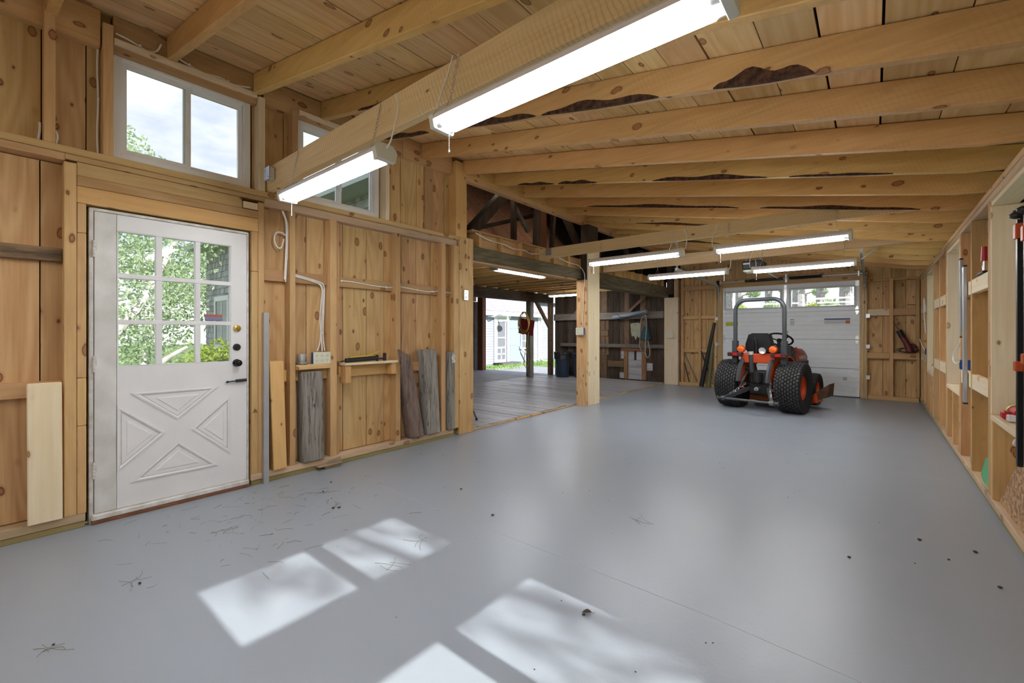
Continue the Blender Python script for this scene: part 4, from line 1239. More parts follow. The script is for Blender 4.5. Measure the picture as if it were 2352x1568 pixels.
# the blue clapboard house
HB = plain('blue_clapboard', (0.315, 0.345, 0.44), 0.7, var=0.06)
HX = -14.0
hs = empty('house', (HX, 17.0, -0.36), 0, 'pale blue clapboard house with white trim across the yard', 'house')
def hp(mb, name, mat, parent=hs, bev=0):
    off = Vector(hs.location) + (Vector((0, 0, 0)) if parent is hs else parent.location)
    mb.v = [tuple(Vector(p) - off) for p in mb.v]
    return mb.build(name, mat, parent, bev=bev)
hp(MB().box((HX - 4, 13.2, -0.36), (HX - 0.03, 19.2, 2.1)).box((HX - 6, 19.25, -0.36), (HX - 0.63, 26, 2.9)), 'wall_core', HB)
z = -0.30
while z < 2.05:
    hp(MB().hexa([(HX - .029, 13.2, z), (HX, 13.2, z), (HX, 19.16, z), (HX - .029, 19.16, z), (HX - .029, 13.2, z + .118), (HX - .018, 13.2, z + .118), (HX - .018, 19.16, z + .118), (HX - .029, 19.16, z + .118)]), 'clapboard', HB)
    z += 0.12
z = -0.30
while z < 2.9:
    hp(MB().hexa([(HX - .629, 19.3, z), (HX - .6, 19.3, z), (HX - .6, 26, z), (HX - .629, 26, z), (HX - .629, 19.3, z + .118), (HX - .618, 19.3, z + .118), (HX - .618, 26, z + .118), (HX - .629, 26, z + .118)]), 'clapboard', HB)
    z += 0.12
hp(MB().box((HX - .02, 19.12, -.34), (HX + .04, 19.36, 2.05)), 'corner_board', WHITE)
hp(MB().box((HX - .1, 13.0, 2.06), (HX + .30, 19.5, 2.20)).box((HX + .26, 13.0, 2.0), (HX + .34, 19.6, 2.22)), 'eave_trim', WHITE)
hp(MB().hexa([(HX + .36, 13.0, 2.20), (HX + .36, 19.6, 2.20), (HX - 3, 19.6, 4.7), (HX - 3, 13.0, 4.7), (HX + .36, 13.0, 2.26), (HX + .36, 19.6, 2.26), (HX - 3, 19.6, 4.76), (HX - 3, 13.0, 4.76)]), 'roof', plain('roof_lavender', (0.33, 0.31, 0.36), 0.9, var=0.25, scale=7))
hp(MB().hexa([(HX - .3, 19.2, 2.9), (HX - .3, 26, 2.9), (HX - 5, 26, 5.9), (HX - 5, 19.2, 5.9), (HX - .3, 19.2, 2.98), (HX - .3, 26, 2.98), (HX - 5, 26, 5.98), (HX - 5, 19.2, 5.98)]), 'roof', plain('roof_lavender', (0.33, 0.31, 0.36), 0.9))
ft = hp(MB().box((HX, 15.55, -.3), (HX + .05, 15.72, 1.90)).box((HX, 16.50, -.3), (HX + .05, 16.68, 1.90)).box((HX, 15.45, 1.90), (HX + .06, 16.78, 2.02)), 'door_casing', WHITE)
dl = hp(MB().box((HX + .005, 15.72, -.28), (HX + .03, 15.80, 1.88)).box((HX + .005, 16.36, -.28), (HX + .03, 16.44, 1.88)).box((HX + .005, 15.80, 1.72), (HX + .03, 16.36, 1.88)).box((HX + .005, 15.80, -.28), (HX + .03, 16.36, -.12))
        .box((HX + .005, 15.80, .42), (HX + .03, 16.36, .50)).box((HX + .005, 15.80, .12), (HX + .03, 16.36, .18)).box((HX + .005, 16.05, -.12), (HX + .03, 16.11, .42)).box((HX + .005, 15.80, .92), (HX + .03, 16.36, .97)), 'screen_door', WHITE)
hp(MB().box((HX + .002, 15.78, -.14), (HX + .004, 16.38, 1.75)), 'screen', plain('screen_mesh', (0.16, 0.17, 0.20), 0.6))
hp(MB().box((HX + .002, 16.72, -.3), (HX + .035, 17.55, 1.86)).box((HX + .036, 16.72, 1.40), (HX + .045, 17.55, 1.43)).box((HX + .036, 16.72, .55), (HX + .045, 17.55, .58)), 'barn_shutter', plain('shutter_blue', (0.27, 0.32, 0.42), 0.6))
wt = hp(MB().box((HX, 17.60, .42), (HX + .05, 17.68, 1.80)).box((HX, 18.30, .42), (HX + .05, 18.40, 1.80)).box((HX, 17.5, 1.80), (HX + .06, 18.5, 1.92)).box((HX, 17.52, .34), (HX + .09, 18.48, .42)).box((HX + .01, 17.97, .42), (HX + .03, 18.01, 1.80)).box((HX + .01, 17.68, 1.08), (HX + .03, 18.3, 1.13)).box((HX + .01, 17.68, .75), (HX + .03, 18.3, .78)), 'window_trim', WHITE)
hp(MB().box((HX + .003, 17.68, .42), (HX + .008, 18.3, 1.80)), 'window_pane', plain('dark_pane', (0.18, 0.20, 0.24), 0.1))
hp(MB().box((HX + .05, 15.5, -.36), (HX + .6, 16.9, -.24)), 'door_step', plain('dark_stone', (0.12, 0.12, 0.13), 0.9, var=.5, scale=12))
hp(MB().tube(curve([(HX + .1, 15.05, 1.95), (HX + .35, 15.2, 1.95), (HX + .5, 15.45, 2.12), (HX + .55, 15.75, 2.15), (HX + .55, 15.92, 2.02), (HX + .55, 15.94, 1.88)], 5), 0.025, 8), 'lamp_arm', WHITE)
hp(MB().lathe([(0.02, .16), (.05, .14), (.10, .05), (.25, 0), (.24, -.01), (.09, .03), (0, .1)], Matrix.Translation((HX + .55, 15.94, 1.72)), 20), 'lamp_shade', plain('lamp_green', (.62, .72, .66), .4))
hp(MB().box((HX + .06, 17.45, .36), (HX + .12, 17.55, .5)).tube([(HX + .1, 17.5, .4), (HX + .5, 18.2, -.3)], .05, 4), 'leaning_board', WHITE)
hp(MB().tube(curve([(HX + .32, 19.4, 2.0), (HX + .1, 19.3, 1.8), (HX + .08, 19.3, 1.0), (HX + .08, 19.3, -.2), (HX + .5, 19.5, -.32)], 4), .04, 8), 'downspout', WHITE)

# ------------------------------------------------------------------ trees
def leaf_mat(name, col, col2):
    m, t = newmat(name)
    L = t.links.new
    out = node(t, 'ShaderNodeOutputMaterial'); mx = node(t, 'ShaderNodeMixShader'); mx.inputs[0].default_value = 0.45
    d = node(t, 'ShaderNodeBsdfDiffuse'); tr = node(t, 'ShaderNodeBsdfTranslucent')
    tc = node(t, 'ShaderNodeTexCoord'); no = node(t, 'ShaderNodeTexNoise'); no.inputs['Scale'].default_value = 2.5
    L(tc.outputs['Object'], no.inputs['Vector'])
    mc = node(t, 'ShaderNodeMix', data_type='RGBA'); mc.inputs[6].default_value = (*col, 1); mc.inputs[7].default_value = (*col2, 1)
    rp = node(t, 'ShaderNodeMapRange'); rp.inputs[1].default_value = .35; rp.inputs[2].default_value = .65
    L(no.outputs['Fac'], rp.inputs[0]); L(rp.outputs[0], mc.inputs[0])
    L(mc.outputs[2], d.inputs[0]); L(mc.outputs[2], tr.inputs[0])
    L(d.outputs[0], mx.inputs[1]); L(tr.outputs[0], mx.inputs[2]); L(mx.outputs[0], out.inputs[0])
    return m
LEAF_A = leaf_mat('leaf_mid', (0.33, 0.45, 0.24), (0.52, 0.62, 0.38))
LEAF_B = leaf_mat('leaf_yellow', (0.34, 0.44, 0.08), (0.48, 0.56, 0.16))
LEAF_C = leaf_mat('leaf_dark', (0.08, 0.16, 0.05), (0.16, 0.26, 0.09))
TRUNK_W = plain('pale_bark', (0.55, 0.53, 0.50), 0.9, col2=(0.35, 0.33, 0.30), scale=9, bump=0.4)
TRUNK_B = plain('pine_bark', (0.58, 0.53, 0.54), 0.95, col2=(0.36, 0.32, 0.33), scale=8, bump=0.8)
def leaves(mb, clusters, per, size):
    for (cx, cy, cz, rx, ry, rz) in clusters:
        for i in range(per):
            while True:
                a, b, c = (random.uniform(-1, 1) for _ in range(3))
                if 0.1 < a * a + b * b + c * c < 1: break
            p = Vector((cx + a * rx, cy + b * ry, cz + c * rz))
            u = Vector((random.gauss(0, 1), random.gauss(0, 1), random.gauss(0, 1))).normalized() * size * random.uniform(.6, 1.3)
            v = u.orthogonal().normalized() * size * 0.42
            mb.add([p - u, p - v, p + u, p + v], [(0, 1, 2, 3)])
    return mb
def tree(name, base, trunk_paths, clusters, per, size, leafm, trunkm, label, cat='tree', group=None):
    t_ = empty(name, base, 0, label, cat, group)
    if trunk_paths:
        m = MB()
        for pts, r0, r1 in trunk_paths:
            pp_ = curve(pts, 4); k_ = len(pp_)
            m.tube(pp_, [r0 + (r1 - r0) * i / (k_ - 1) for i in range(k_)], 8)
        m.build('trunk', trunkm, t_, smooth=True)
    if clusters:
        leaves(MB(), clusters, per, size).build('foliage', leafm, t_)
    return t_
# left of the door: pale-barked tree with spreading limbs, shrubs below and beyond
tree('pale_tree', (-9.2, 0.95, -0.36), [([(0, 0, 0), (0.1, .05, .8), (0.05, .1, 1.7), (.1, .2, 2.6), (.3, .5, 4.0)], .13, .04), ([(.05, .1, 1.2), (.1, .55, 1.8), (0, .9, 2.5), (-.2, 1.3, 3.4)], .08, .03), ([(.1, .05, .9), (.2, -.4, 1.7), (.2, -.6, 2.6)], .07, .03), ([(.1, .3, .3), (.0, .9, 1.0), (.1, 1.3, 1.3)], .06, .03), ([(.05, .1, 1.5), (.4, .3, 2.4), (.6, .1, 3.2)], .05, .02)],
     [(0.1, .2, 3.6, 1.1, 1.3, 1.0), (-.3, 1.1, 3.2, .8, .9, .9), (.2, -.5, 3.0, .8, .8, .9), (0, .5, 2.2, 1.0, 1.2, .7), (.0, .0, 1.4, .7, 1.0, .6)], 1000, .045, LEAF_A, TRUNK_W, 'pale-barked leafy tree outside the door panes')
tree('leafy_tree', (-17.6, 3.2, -0.36), [([(0, 0, 0), (0, .1, 2), (.1, 0, 4)], .16, .05)], [(0, -.9, 6.3, 1.7, 1.5, 1.6), (.4, -1.0, 4.6, 1.5, 1.2, 1.5), (0, 1.0, 3.9, 1.5, 1.3, 1.5), (.3, -.2, 2.4, 1.7, 1.8, 1.5)], 1800, .075, LEAF_A, TRUNK_W, 'rounded green tree showing low in the first high window')
tree('leafy_tree', (-14.2, 0.2, -0.36), [([(0, 0, 0), (0, .1, 2), (.1, 0, 4)], .16, .05)], [(0, .4, 4.2, 1.3, 1.2, 1.3), (0, -.6, 3.6, 1.3, 1.2, 1.6), (0, .2, 1.8, 1.3, 1.3, 1.3)], 1500, .06, LEAF_A, TRUNK_W, 'taller green tree behind the pale-barked tree')
tree('leafy_tree', (-22.5, 7.5, -0.36), [([(0, 0, 0), (0, .1, 2), (.1, 0, 4)], .2, .06)], [(0, 0, 4.0, 2.2, 2.0, 2.0), (0, -2.2, 3.2, 2.0, 1.6, 2.0), (0, 1.6, 2.6, 2.0, 1.8, 2.0)], 800, .1, LEAF_C, TRUNK_W, 'dark green tree farthest beyond the door')
tree('shrub', (-8.6, 2.35, -0.36), [], [(0, 0, .7, .55, .42, .6), (0, .25, 1.05, .4, .35, .4)], 900, .04, LEAF_B, TRUNK_W, 'yellow-green shrub behind the lower middle door pane', 'shrub')
tree('shrub', (-10.8, 1.9, -0.36), [], [(0, 0, .9, .9, 1.1, .9)], 1100, .055, LEAF_A, TRUNK_W, 'green shrub under the pale-barked tree', 'shrub')
# beyond the garage door: pines and low bushes
PX = [(-3.1, 27.3), (-2.4, 30.5), (-6.6, 27.6), (-5.4, 33), (-1.15, 28), (-0.45, 31), (-7.8, 36), (-3.9, 37)]
for i, (x_, y_) in enumerate(PX):
    tree('pine_tree', (x_, y_, -0.36), [([(0, 0, 0), (.05, 0, 4), (0, .1, 9)], .36 if i % 2 == 0 else .26, .16), ([(0, 0, 4.2), (.6, .1, 4.4), (1.1, 0, 4.2)], .05, .02)], [(0.0, 0, 8.9, .8, .8, .9), (1.0, 0, 4.4, .5, .4, .3)], 260, .10, LEAF_A, TRUNK_B,
         'tall pine trunk seen through the garage door windows', 'tree', 'pines beyond the garage door')
for i, (x_, y_) in enumerate([(-7.0, 23), (-5.4, 25), (-3.7, 23), (-2.3, 25), (-1.5, 22.2), (-0.2, 25), (0.9, 22.6), (-8.6, 25.4)]):
    tree('bush', (x_, y_, -0.36), [], [(0, 0, 1.3, .7, .7, 1.4), (.1, 0, 2.3, .45, .45, .7)], 500, .10, LEAF_B if i % 2 else LEAF_A, TRUNK_B,
         'low green bush seen through the garage door windows', 'shrub', 'bushes beyond the garage door')
# right side of the building: trees added to block sun, and a dappling sapling
for y_, lab in ((3.80, 'nearest the camera'), (6.12, 'in the middle'), (8.45, 'nearest the end wall'), (-1.85, 'behind the camera')):
    tree('tall_tree', (15.5, y_, -0.36), [([(0, 0, 0), (.1, .1, 5), (0, 0, 10)], .24, .06)], [(0, 0, 11.0, 1.3, 1.0, 1.2), (0, .05, 10.2, 1.3, .95, 1.0), (0, -.05, 11.7, 1.2, .9, .9)], 900, .14, LEAF_C, TRUNK_B, 'tall unseen tree added to block the sun outside the right wall, the one ' + lab)
tree('sapling', (7.4, 1.3, -0.36), [([(0, 0.7, 0), (.1, .6, 3), (0, .42, 5), (.1, .12, 6.1), (.1, .0, 7)], .09, .03), ([(.05, .5, 4.6), (.1, .3, 5.4), (.1, .22, 6.0)], .018, .008), ([(.05, .5, 4.9), (0, .42, 5.5), (.1, .34, 6.4)], .016, .008), ([(.0, .4, 5.0), (.0, .1, 5.4), (.1, -.05, 5.8)], .014, .007), ([(0, .2, 5.9), (.1, -.2, 6.2), (.1, -.6, 6.40)], .016, .007), ([(.0, .2, 6.0), (.1, -.2, 6.1), (.1, -.45, 6.12)], .010, .005)],
     [(0, -.45, 6.37, .3, .26, .06), (0, -.02, 6.32, .3, .12, .14), (0, .28, 6.28, .3, .15, .10), (0, .33, 6.10, .2, .1, .08), (0, .05, 5.62, .3, .16, .10), (0, .28, 5.55, .3, .14, .14), (0, .12, 5.24, .3, .34, .17), (0, .0, 5.32, .3, .16, .10), (0, .28, 5.30, .3, .18, .10), (0, .1, 5.12, .3, .3, .10), (0, .32, 5.15, .3, .18, .1), (0, -.3, 6.14, .2, .12, .04), (0, -.5, 6.30, .25, .15, .05)], 42, .05, LEAF_A, TRUNK_B, 'thin sapling whose branches cast the dappled shadows')
# ================================================================== LIGHTS AND WIRING
def chain_mb(mb, p0, p1, link_len=0.022, wr=0.0016, w=0.0065):
    p0, p1 = Vector(p0), Vector(p1)
    d = p1 - p0; n = max(2, int(d.length / (link_len * 0.72)))
    dn = d.normalized(); u = dn.orthogonal().normalized(); v = dn.cross(u)
    for i in range(n):
        c = p0 + d * ((i + 0.5) / n)
        s = u if i % 2 else v
        pts = []
        for j in range(8):
            a = 2 * PI * j / 8
            pts.append(c + dn * (math.cos(a) * link_len / 2) + s * (math.sin(a) * w))
        mb.tube(pts, wr, 4, closed=True)
    return mb

FIX = plain('fixture_white', (0.80, 0.81, 0.83), 0.4)
CAP = plain('fixture_cap', (0.72, 0.73, 0.66), 0.45)
CHROME = plain('chain_chrome', (0.65, 0.66, 0.67), 0.3, 0.9)
def shop_light(c, length, label, rz=0.0, hang_z=2.45, hang_dy=0.05, pull=-1, cord=1, chains=(0.46, 0.46), group='tube shop lights hung from the ties'):
    """twin-tube shop light, long axis = local x, origin under the middle of its lens"""
    t = empty('shop_light', c, rz, label, 'light fixture', group)
    h = length / 2
    hz = MB()
    th = 0.003
    prof = [(-0.068, 0.0), (-0.062, 0.022), (-0.036, 0.050), (0.036, 0.050), (0.062, 0.022), (0.068, 0.0)]
    inn = [(-0.063, 0.0), (-0.058, 0.021), (-0.034, 0.045), (0.034, 0.045), (0.058, 0.021), (0.063, 0.0)]
    loop = prof + inn[::-1]
    V = [(-h, p[0], p[1]) for p in loop] + [(h, p[0], p[1]) for p in loop]
    n = len(loop)
    F = [(i, (i + 1) % n, n + (i + 1) % n, n + i) for i in range(n)]
    hz.add(V, F)
    hz.build('housing', FIX, t, center=False)
    MB().box((-h + 0.02, -0.010, 0.018), (h - 0.02, 0.010, 0.044)).build('centre_channel', FIX, t, bev=0.002)
    for s in (-1, 1):
        poly = [(-0.060, -0.036), (-0.072, 0.022), (-0.042, 0.055), (0.042, 0.055), (0.072, 0.022), (0.060, -0.036)]
        m = MB().prism(poly, 0, 0.032, Matrix.Translation((s * h - (0.0 if s > 0 else 0.032), 0, 0)) @ Matrix(((0, 0, 1, 0), (1, 0, 0, 0), (0, 1, 0, 0), (0, 0, 0, 1))))
        m.build('end_cap', CAP, t, bev=0.004)
    for y in (-0.034, 0.034):
        MB().cyl((-h + 0.03, y, -0.018), (h - 0.03, y, -0.018), 0.015, n=12).build('tube', TUBE, t, smooth=True)
        for s in (-1, 1):
            MB().cyl((s * (h - 0.03), y, -0.018), (s * h, y, -0.018), 0.013, n=10).build('tube_socket', FIX, t)
    top = hang_z - c[2]
    for s, cx in zip((-1, 1), chains):
        m = MB()
        px_ = s * cx
        chain_mb(m, (px_, hang_dy, top), (px_, 0.02, 0.13))
        for q in (-0.025, 0.025):
            m.tube([(px_, 0.02, 0.135), (px_ + q, 0.0, 0.05)], 0.0015, 4)
        m.tube([(px_ - .008, hang_dy + .02, top + .004), (px_, hang_dy, top + .012), (px_ + .004, hang_dy - .006, top), (px_, hang_dy - .004, top - .01)], 0.002, 5)
        m.build('hanging_chain', CHROME, t)
    if pull:
        px_ = pull * (h - 0.02)
        m = MB()
        for k in range(16): m.ball((px_, 0.01, -0.004 - k * 0.0075), 0.0026, n=6, k=4)
        m.ball((px_, 0.01, -0.128), 0.006, n=8, k=6, sc=(.8, .8, 1.3))
        m.build('pull_chain', CHROME, t)
    if cord:
        px_ = cord * (h + 0.03)
        MB().tube(curve([(px_, 0, 0.03), (px_ + cord * .03, .005, 0.06), (px_ + cord * .035, .03, .16), (px_ + cord * .02, hang_dy, top - .06), (px_ - cord * .01, hang_dy + .005, top + .02)], 6), 0.0045, 6).build('power_cord', WIRE, t, smooth=True)
    return t
shop_light((-0.932, 1.360, 2.145), 1.195, 'largest tube light, hung from the nearest tie beam', hang_z=2.485, hang_dy=0.066, pull=-1, cord=-1, chains=(0.575, 0.45))
shop_light((-2.59, 1.365, 2.13), 1.13, 'tube light in front of the second high window', hang_z=2.46, hang_dy=0.062, pull=-1, cord=1, chains=(0.56, 0.45))
shop_light((-2.24, 5.00, 2.075), 1.12, 'tube light left of the tractor on the middle tie beam', hang_z=2.34, hang_dy=0.065, pull=-1, cord=1)
shop_light((-0.73, 5.00, 2.06), 1.10, 'upper tube light over the tractor on the middle tie beam', hang_z=2.34, hang_dy=0.065, pull=-1, cord=-1)
shop_light((-2.235, 6.93, 2.075), 1.12, 'far tube light beside the left door track', hang_z=2.37, hang_dy=0.065, pull=1, cord=1)
shop_light((-0.745, 6.93, 2.055), 1.10, 'far tube light below the garage door opener', hang_z=2.37, hang_dy=0.065, pull=-1, cord=-1)
shop_light((-4.18, 5.25, 2.105), 1.16, 'tube light along the joists in the near part of the barn', rz=PI / 2, hang_z=2.24, hang_dy=0.02, pull=0, cord=0)
shop_light((-5.62, 9.0, 2.10), 1.16, 'tube light in the far part of the barn', rz=0, hang_z=2.24, hang_dy=0.02, pull=0, cord=0)
for x_, s in ((-0.9, 'right'), (-2.5, 'left')):
    shop_light((x_, -1.09, 2.092), 1.13, 'tube light behind the camera on the %s' % s, hang_z=2.46, hang_dy=0.10, pull=-1, cord=1)

def cable(label, runs, r=0.0058, mat=None, name='cable', clips=(), clipaxis='x', cat='cable'):
    c0 = Vector(runs[0][0])
    e = empty(name, c0, 0, label, cat)
    for pts in runs:
        MB().tube([p - c0 for p in curve(pts, 6)], r, 6).build('wire', mat or WIRE, e, smooth=True)
    for p in clips:
        q = Vector(p) - c0
        MB().box(q - Vector((.006, .006, .009)), q + Vector((.006, .006, .009))).build('staple', plain('clip_white', (.85, .85, .83), .4), e, bev=0.001)
    return e
xr = -3.728
cable('white cable stapled along the rim above the first high window', [[(xr, 0.540, 3.09), (xr, 0.585, 3.085), (xr, 0.64, 3.072), (xr, 0.70, 3.056), (xr + .004, 0.745, 3.075), (xr + .012, 0.768, 3.13)], [(xr + .01, 0.862, 3.085), (xr, 0.93, 3.07), (xr, 1.02, 3.055), (xr, 1.12, 3.068), (xr, 1.2, 3.055), (xr + .01, 1.318, 3.075)]],
      clips=[(xr + .004, 0.66, 3.068), (xr + .004, 0.93, 3.07), (xr + .004, 1.17, 3.06)])
cable('white cable running down beside the window stud', [[(-3.79, 0.47, 3.08), (-3.795, 0.462, 2.9), (-3.795, 0.466, 2.65), (-3.795, 0.462, 2.45), (-3.795, 0.466, 2.30)]], clips=[(-3.793, 0.466, 2.66)])
cable('short white cable tail on the leftmost high stud', [[(-3.79, 0.276, 2.30), (-3.78, 0.285, 2.36), (-3.79, 0.274, 2.40)], [(-3.79, 0.205, 2.30), (-3.775, 0.212, 2.36), (-3.79, 0.214, 2.42)]])
xs_ = -3.745
cable('bundle of white cables looped on the stud left of the outlet shelf', [[(xs_, 1.565, 2.18), (xs_, 1.595, 2.10), (xs_ + .003, 1.598, 1.95), (xs_, 1.593, 1.80), (xs_, 1.585, 1.62)], [(xs_, 1.572, 2.18), (xs_ + .006, 1.602, 2.09), (xs_ + .006, 1.604, 1.95), (xs_ + .006, 1.600, 1.78), (xs_, 1.592, 1.60)],
      [(xs_, 1.59, 1.985), (xs_ + .01, 1.56, 2.0), (xs_ + .012, 1.515, 1.99), (xs_ + .012, 1.50, 1.93), (xs_ + .012, 1.525, 1.875), (xs_ + .012, 1.555, 1.88), (xs_ + .012, 1.575, 1.95)]], clips=[(xs_ + .008, 1.602, 2.06), (xs_ + .008, 1.600, 1.80)])
xg = -3.755
cable('triple white cable curving down to the outlet box', [[(xg, 1.66, 1.665), (xg, 1.74, 1.645), (xg, 1.83, 1.625), (xg, 1.90, 1.60), (xg - .02, 1.925, 1.52), (xg - .03, 1.925, 1.35), (xg - .03, 1.915, 1.2), (xg - .02, 1.90, 1.10), (xg + .01, 1.86, 1.02)],
       [(xg, 1.66, 1.675), (xg, 1.75, 1.655), (xg, 1.85, 1.635), (xg, 1.92, 1.605), (xg - .02, 1.938, 1.52), (xg - .03, 1.938, 1.35), (xg - .03, 1.932, 1.2), (xg - .02, 1.932, 1.1), (xg + .01, 1.928, 1.02)],
       [(xg, 1.66, 1.655), (xg, 1.76, 1.64), (xg, 1.87, 1.615), (xg - .01, 1.915, 1.56), (xg - .02, 1.91, 1.45), (xg - .03, 1.905, 1.3), (xg - .02, 1.912, 1.15), (xg + .01, 1.905, 1.02)]],
      clips=[(xg + .004, 1.82, 1.63), (xg - .015, 1.928, 1.55), (xg - .025, 1.925, 1.35), (xg - .025, 1.922, 1.18)])
cable('white cable stapled along the girts toward the corner post', [[(xg + .006, 2.08, 1.655), (xg, 2.2, 1.655), (xg, 2.4, 1.64), (xg, 2.56, 1.635), (xg + .006, 2.635, 1.64)], [(xg + .006, 2.705, 1.655), (xg, 2.85, 1.645), (xg, 3.05, 1.63), (xg, 3.16, 1.635), (xg + .006, 3.24, 1.645)], [(xg + .006, 3.312, 1.645), (xg, 3.37, 1.64), (xg + .006, 3.43, 1.64)]],
      clips=[(xg + .004, 2.09, 1.655), (xg + .004, 2.56, 1.635), (xg + .004, 2.95, 1.637), (xg + .004, 3.16, 1.635)])
xj = -3.700
cable('white cable stapled across the loft joist ends', [[(xj, 3.78, 2.385), (xj + .005, 3.95, 2.345), (xj, 4.1, 2.33), (xj + .01, 4.3, 2.325), (xj, 4.5, 2.30), (xj + .005, 4.72, 2.31), (xj, 4.9, 2.29), (xj + .01, 5.06, 2.31)], [(xj, 5.6, 2.32), (xj + .005, 5.9, 2.28), (xj, 6.1, 2.28), (xj + .01, 6.24, 2.24), (xj + .12, 6.165, 2.1), (xj + .1, 6.17, 1.9), (xj + .09, 6.172, 1.6), (xj + .07, 6.172, 1.27)]],
      clips=[(xj + .004, 4.05, 2.335), (xj + .004, 4.72, 2.31), (xj + .1, 6.172, 1.9), (xj + .09, 6.172, 1.55)])
cable('white cable running down the far pale post to its outlet', [[(-3.50, 10.05, 2.35), (-3.50, 10.048, 2.1), (-3.505, 10.05, 1.85), (-3.51, 10.048, 1.6), (-3.55, 10.05, 1.35), (-3.575, 10.05, 1.17)]])
cable('white cable stapled along the far tie beam', [[(-3.62, 6.992, 2.32), (-3.45, 6.992, 2.33), (-3.2, 6.992, 2.325), (-2.95, 6.992, 2.335), (-2.6, 6.992, 2.35), (-2.3, 6.992, 2.345), (-2.0, 6.992, 2.365), (-1.75, 6.992, 2.362), (-1.55, 6.992, 2.385)]], r=0.004,
      clips=[(-3.2, 6.99, 2.325), (-2.75, 6.99, 2.343), (-2.3, 6.99, 2.345), (-1.85, 6.99, 2.365), (-1.55, 6.99, 2.385)])

def elec_box(name, c, size, mat, face_mat, label, face='x', outlets=1, side=None):
    """box with a face plate and duplex sockets; face = outward axis 'x' (+x) or 'y' (-y)"""
    e = empty(name, c, 0 if face == 'x' else -PI / 2, label, 'electrical box')
    w, hgt, d = size                          # across, up, out
    MB().box((0, -w / 2, -hgt / 2), (d, w / 2, hgt / 2)).build('box', mat, e, bev=0.003)
    MB().box((d + .0005, -w / 2 - .004, -hgt / 2 - .004), (d + .006, w / 2 + .004, hgt / 2 + .004)).build('face_plate', face_mat, e, bev=0.002)
    for k in range(outlets):
        yy = (k - (outlets - 1) / 2) * (w / outlets)
        for zz in (-hgt * .22, hgt * .22):
            o = MB().cyl((d + .0062, yy, zz), (d + .009, yy, zz), 0.0155, n=14).build('socket', face_mat, e)
            s = MB().box((.0016, -.006, -.002), (.0022, -.004, .007)).box((.0016, .004, -.002), (.0022, .006, .007)).cyl((.0016, 0, -.008), (.0022, 0, -.008), .0025, n=8)
            s.build('slots', DARK, o)
    return e
elec_box('outlet_box', (-3.748, 1.880, 0.963), (0.145, 0.095, 0.045), BLUEBOX, IVORY, 'ivory triple outlet box on the small shelf', outlets=3)
elec_box('outlet_box', (XL + 0.005, 3.608, 1.621), (0.060, 0.110, 0.012), GALV, STEEL, 'metal outlet plate on the corner post', outlets=1)
elec_box('outlet_box', (-3.655, 6.178, 1.205), (0.135, 0.11, 0.045), BLUEBOX, IVORY, 'ivory outlet box on the boxed post in the opening', 'y', outlets=2)
elec_box('outlet_box', (-3.60, 10.058, 1.115), (0.14, 0.10, 0.045), IVORY, IVORY, 'ivory outlet box on the far pale post', 'y', outlets=2)
def jbox(c, label):
    e = empty('junction_box', c, 0, label, 'electrical box')
    MB().box((-.05, -.042, -.05), (.05, 0, .05)).build('box', GALV, e, bev=0.008)
    MB().box((-.05, -.046, -.05), (.05, -.0425, .05)).cyl((-.03, -.05, .03), (-.03, -.046, .03), .006, n=8).cyl((.03, -.05, -.03), (.03, -.046, -.03), .006, n=8).build('cover', STEEL, e, bev=0.001)
    MB().tube(curve([(-.05, -.02, .03), (-.08, -.02, .035), (-.11, -.01, .03), (-.13, 0, .03)], 4), 0.006, 6).build('cable_tail', WIRE, e, smooth=True)
    return e
jbox((-3.585, 1.429, 2.40), 'metal junction box on the wall end of the nearest tie beam')
jbox((-3.495, 5.069, 2.31), 'metal junction box on the middle tie beam near the opening')

# ================================================================== SHELVES AND WHAT LEANS ON THE LEFT WALL
s1 = empty('wall_shelf', (-3.755, 1.806, 0.87), 0, 'narrow pine shelf under the ivory outlet box', 'shelf')
MB().box((-0.044, -0.149, 0.0), (0.057, 0.149, 0.042)).build('board', pine('y'), s1, bev=0.002)
s2 = empty('wall_shelf', (-3.73, 2.355, 0.76), 0, 'white-topped bracket shelf holding the black tool', 'shelf')
MB().box((-0.03, -0.280, 0.125), (0.075, 0.285, 0.148)).build('board', pale('y'), s2, bev=0.002)
for q, sz in ((-0.272, .16), (0.215, .11)):
    MB().box((-0.028, q, 0.124 - sz), (0.062, q + 0.055, 0.1245)).build('bracket', wood('orange_stud', 'z', (0.72, 0.45, 0.19), (0.60, 0.34, 0.125)), s2, bev=0.002)
cup = empty('work_lamp', (-3.735, 1.722, 0.912), 0, 'crumpled galvanised cup in a round metal dish on the small shelf', 'lamp')
MB().lathe([(0, .003), (.030, .004), (.046, .014), (.052, .024), (.055, .022), (.050, .008), (.034, 0), (0, 0)], None, 24).build('dish', STEEL, cup, smooth=True)
MB().lathe([(0, .025), (.026, .025), (.034, .075), (.036, .088), (.034, .088), (.030, .07), (.022, .03)], None, 9).build('cup', GALV, cup)
bt = empty('black_tool', (-3.70, 2.30, 0.908), 0, 'black and yellow caulk gun lying on the bracket shelf', 'tool')
m = MB(); m.cyl((0, -.17, .022), (0, .12, .030), .021, n=12)
m.build('barrel', BLACK, bt, smooth=True)
MB().box((-.018, .12, 0.0), (.018, .135, .06)).box((-.01, .135, .015), (.01, .20, .03)).box((-.014, .20, 0.0), (.014, .225, .075)).build('frame', BLACK, bt, bev=0.003)
MB().box((-.016, -.20, 0.0), (.016, -.165, .04)).cyl((0, -.25, .012), (0, -.20, .018), .006, n=8).build('nozzle_plate', BLACK, bt, bev=0.003)
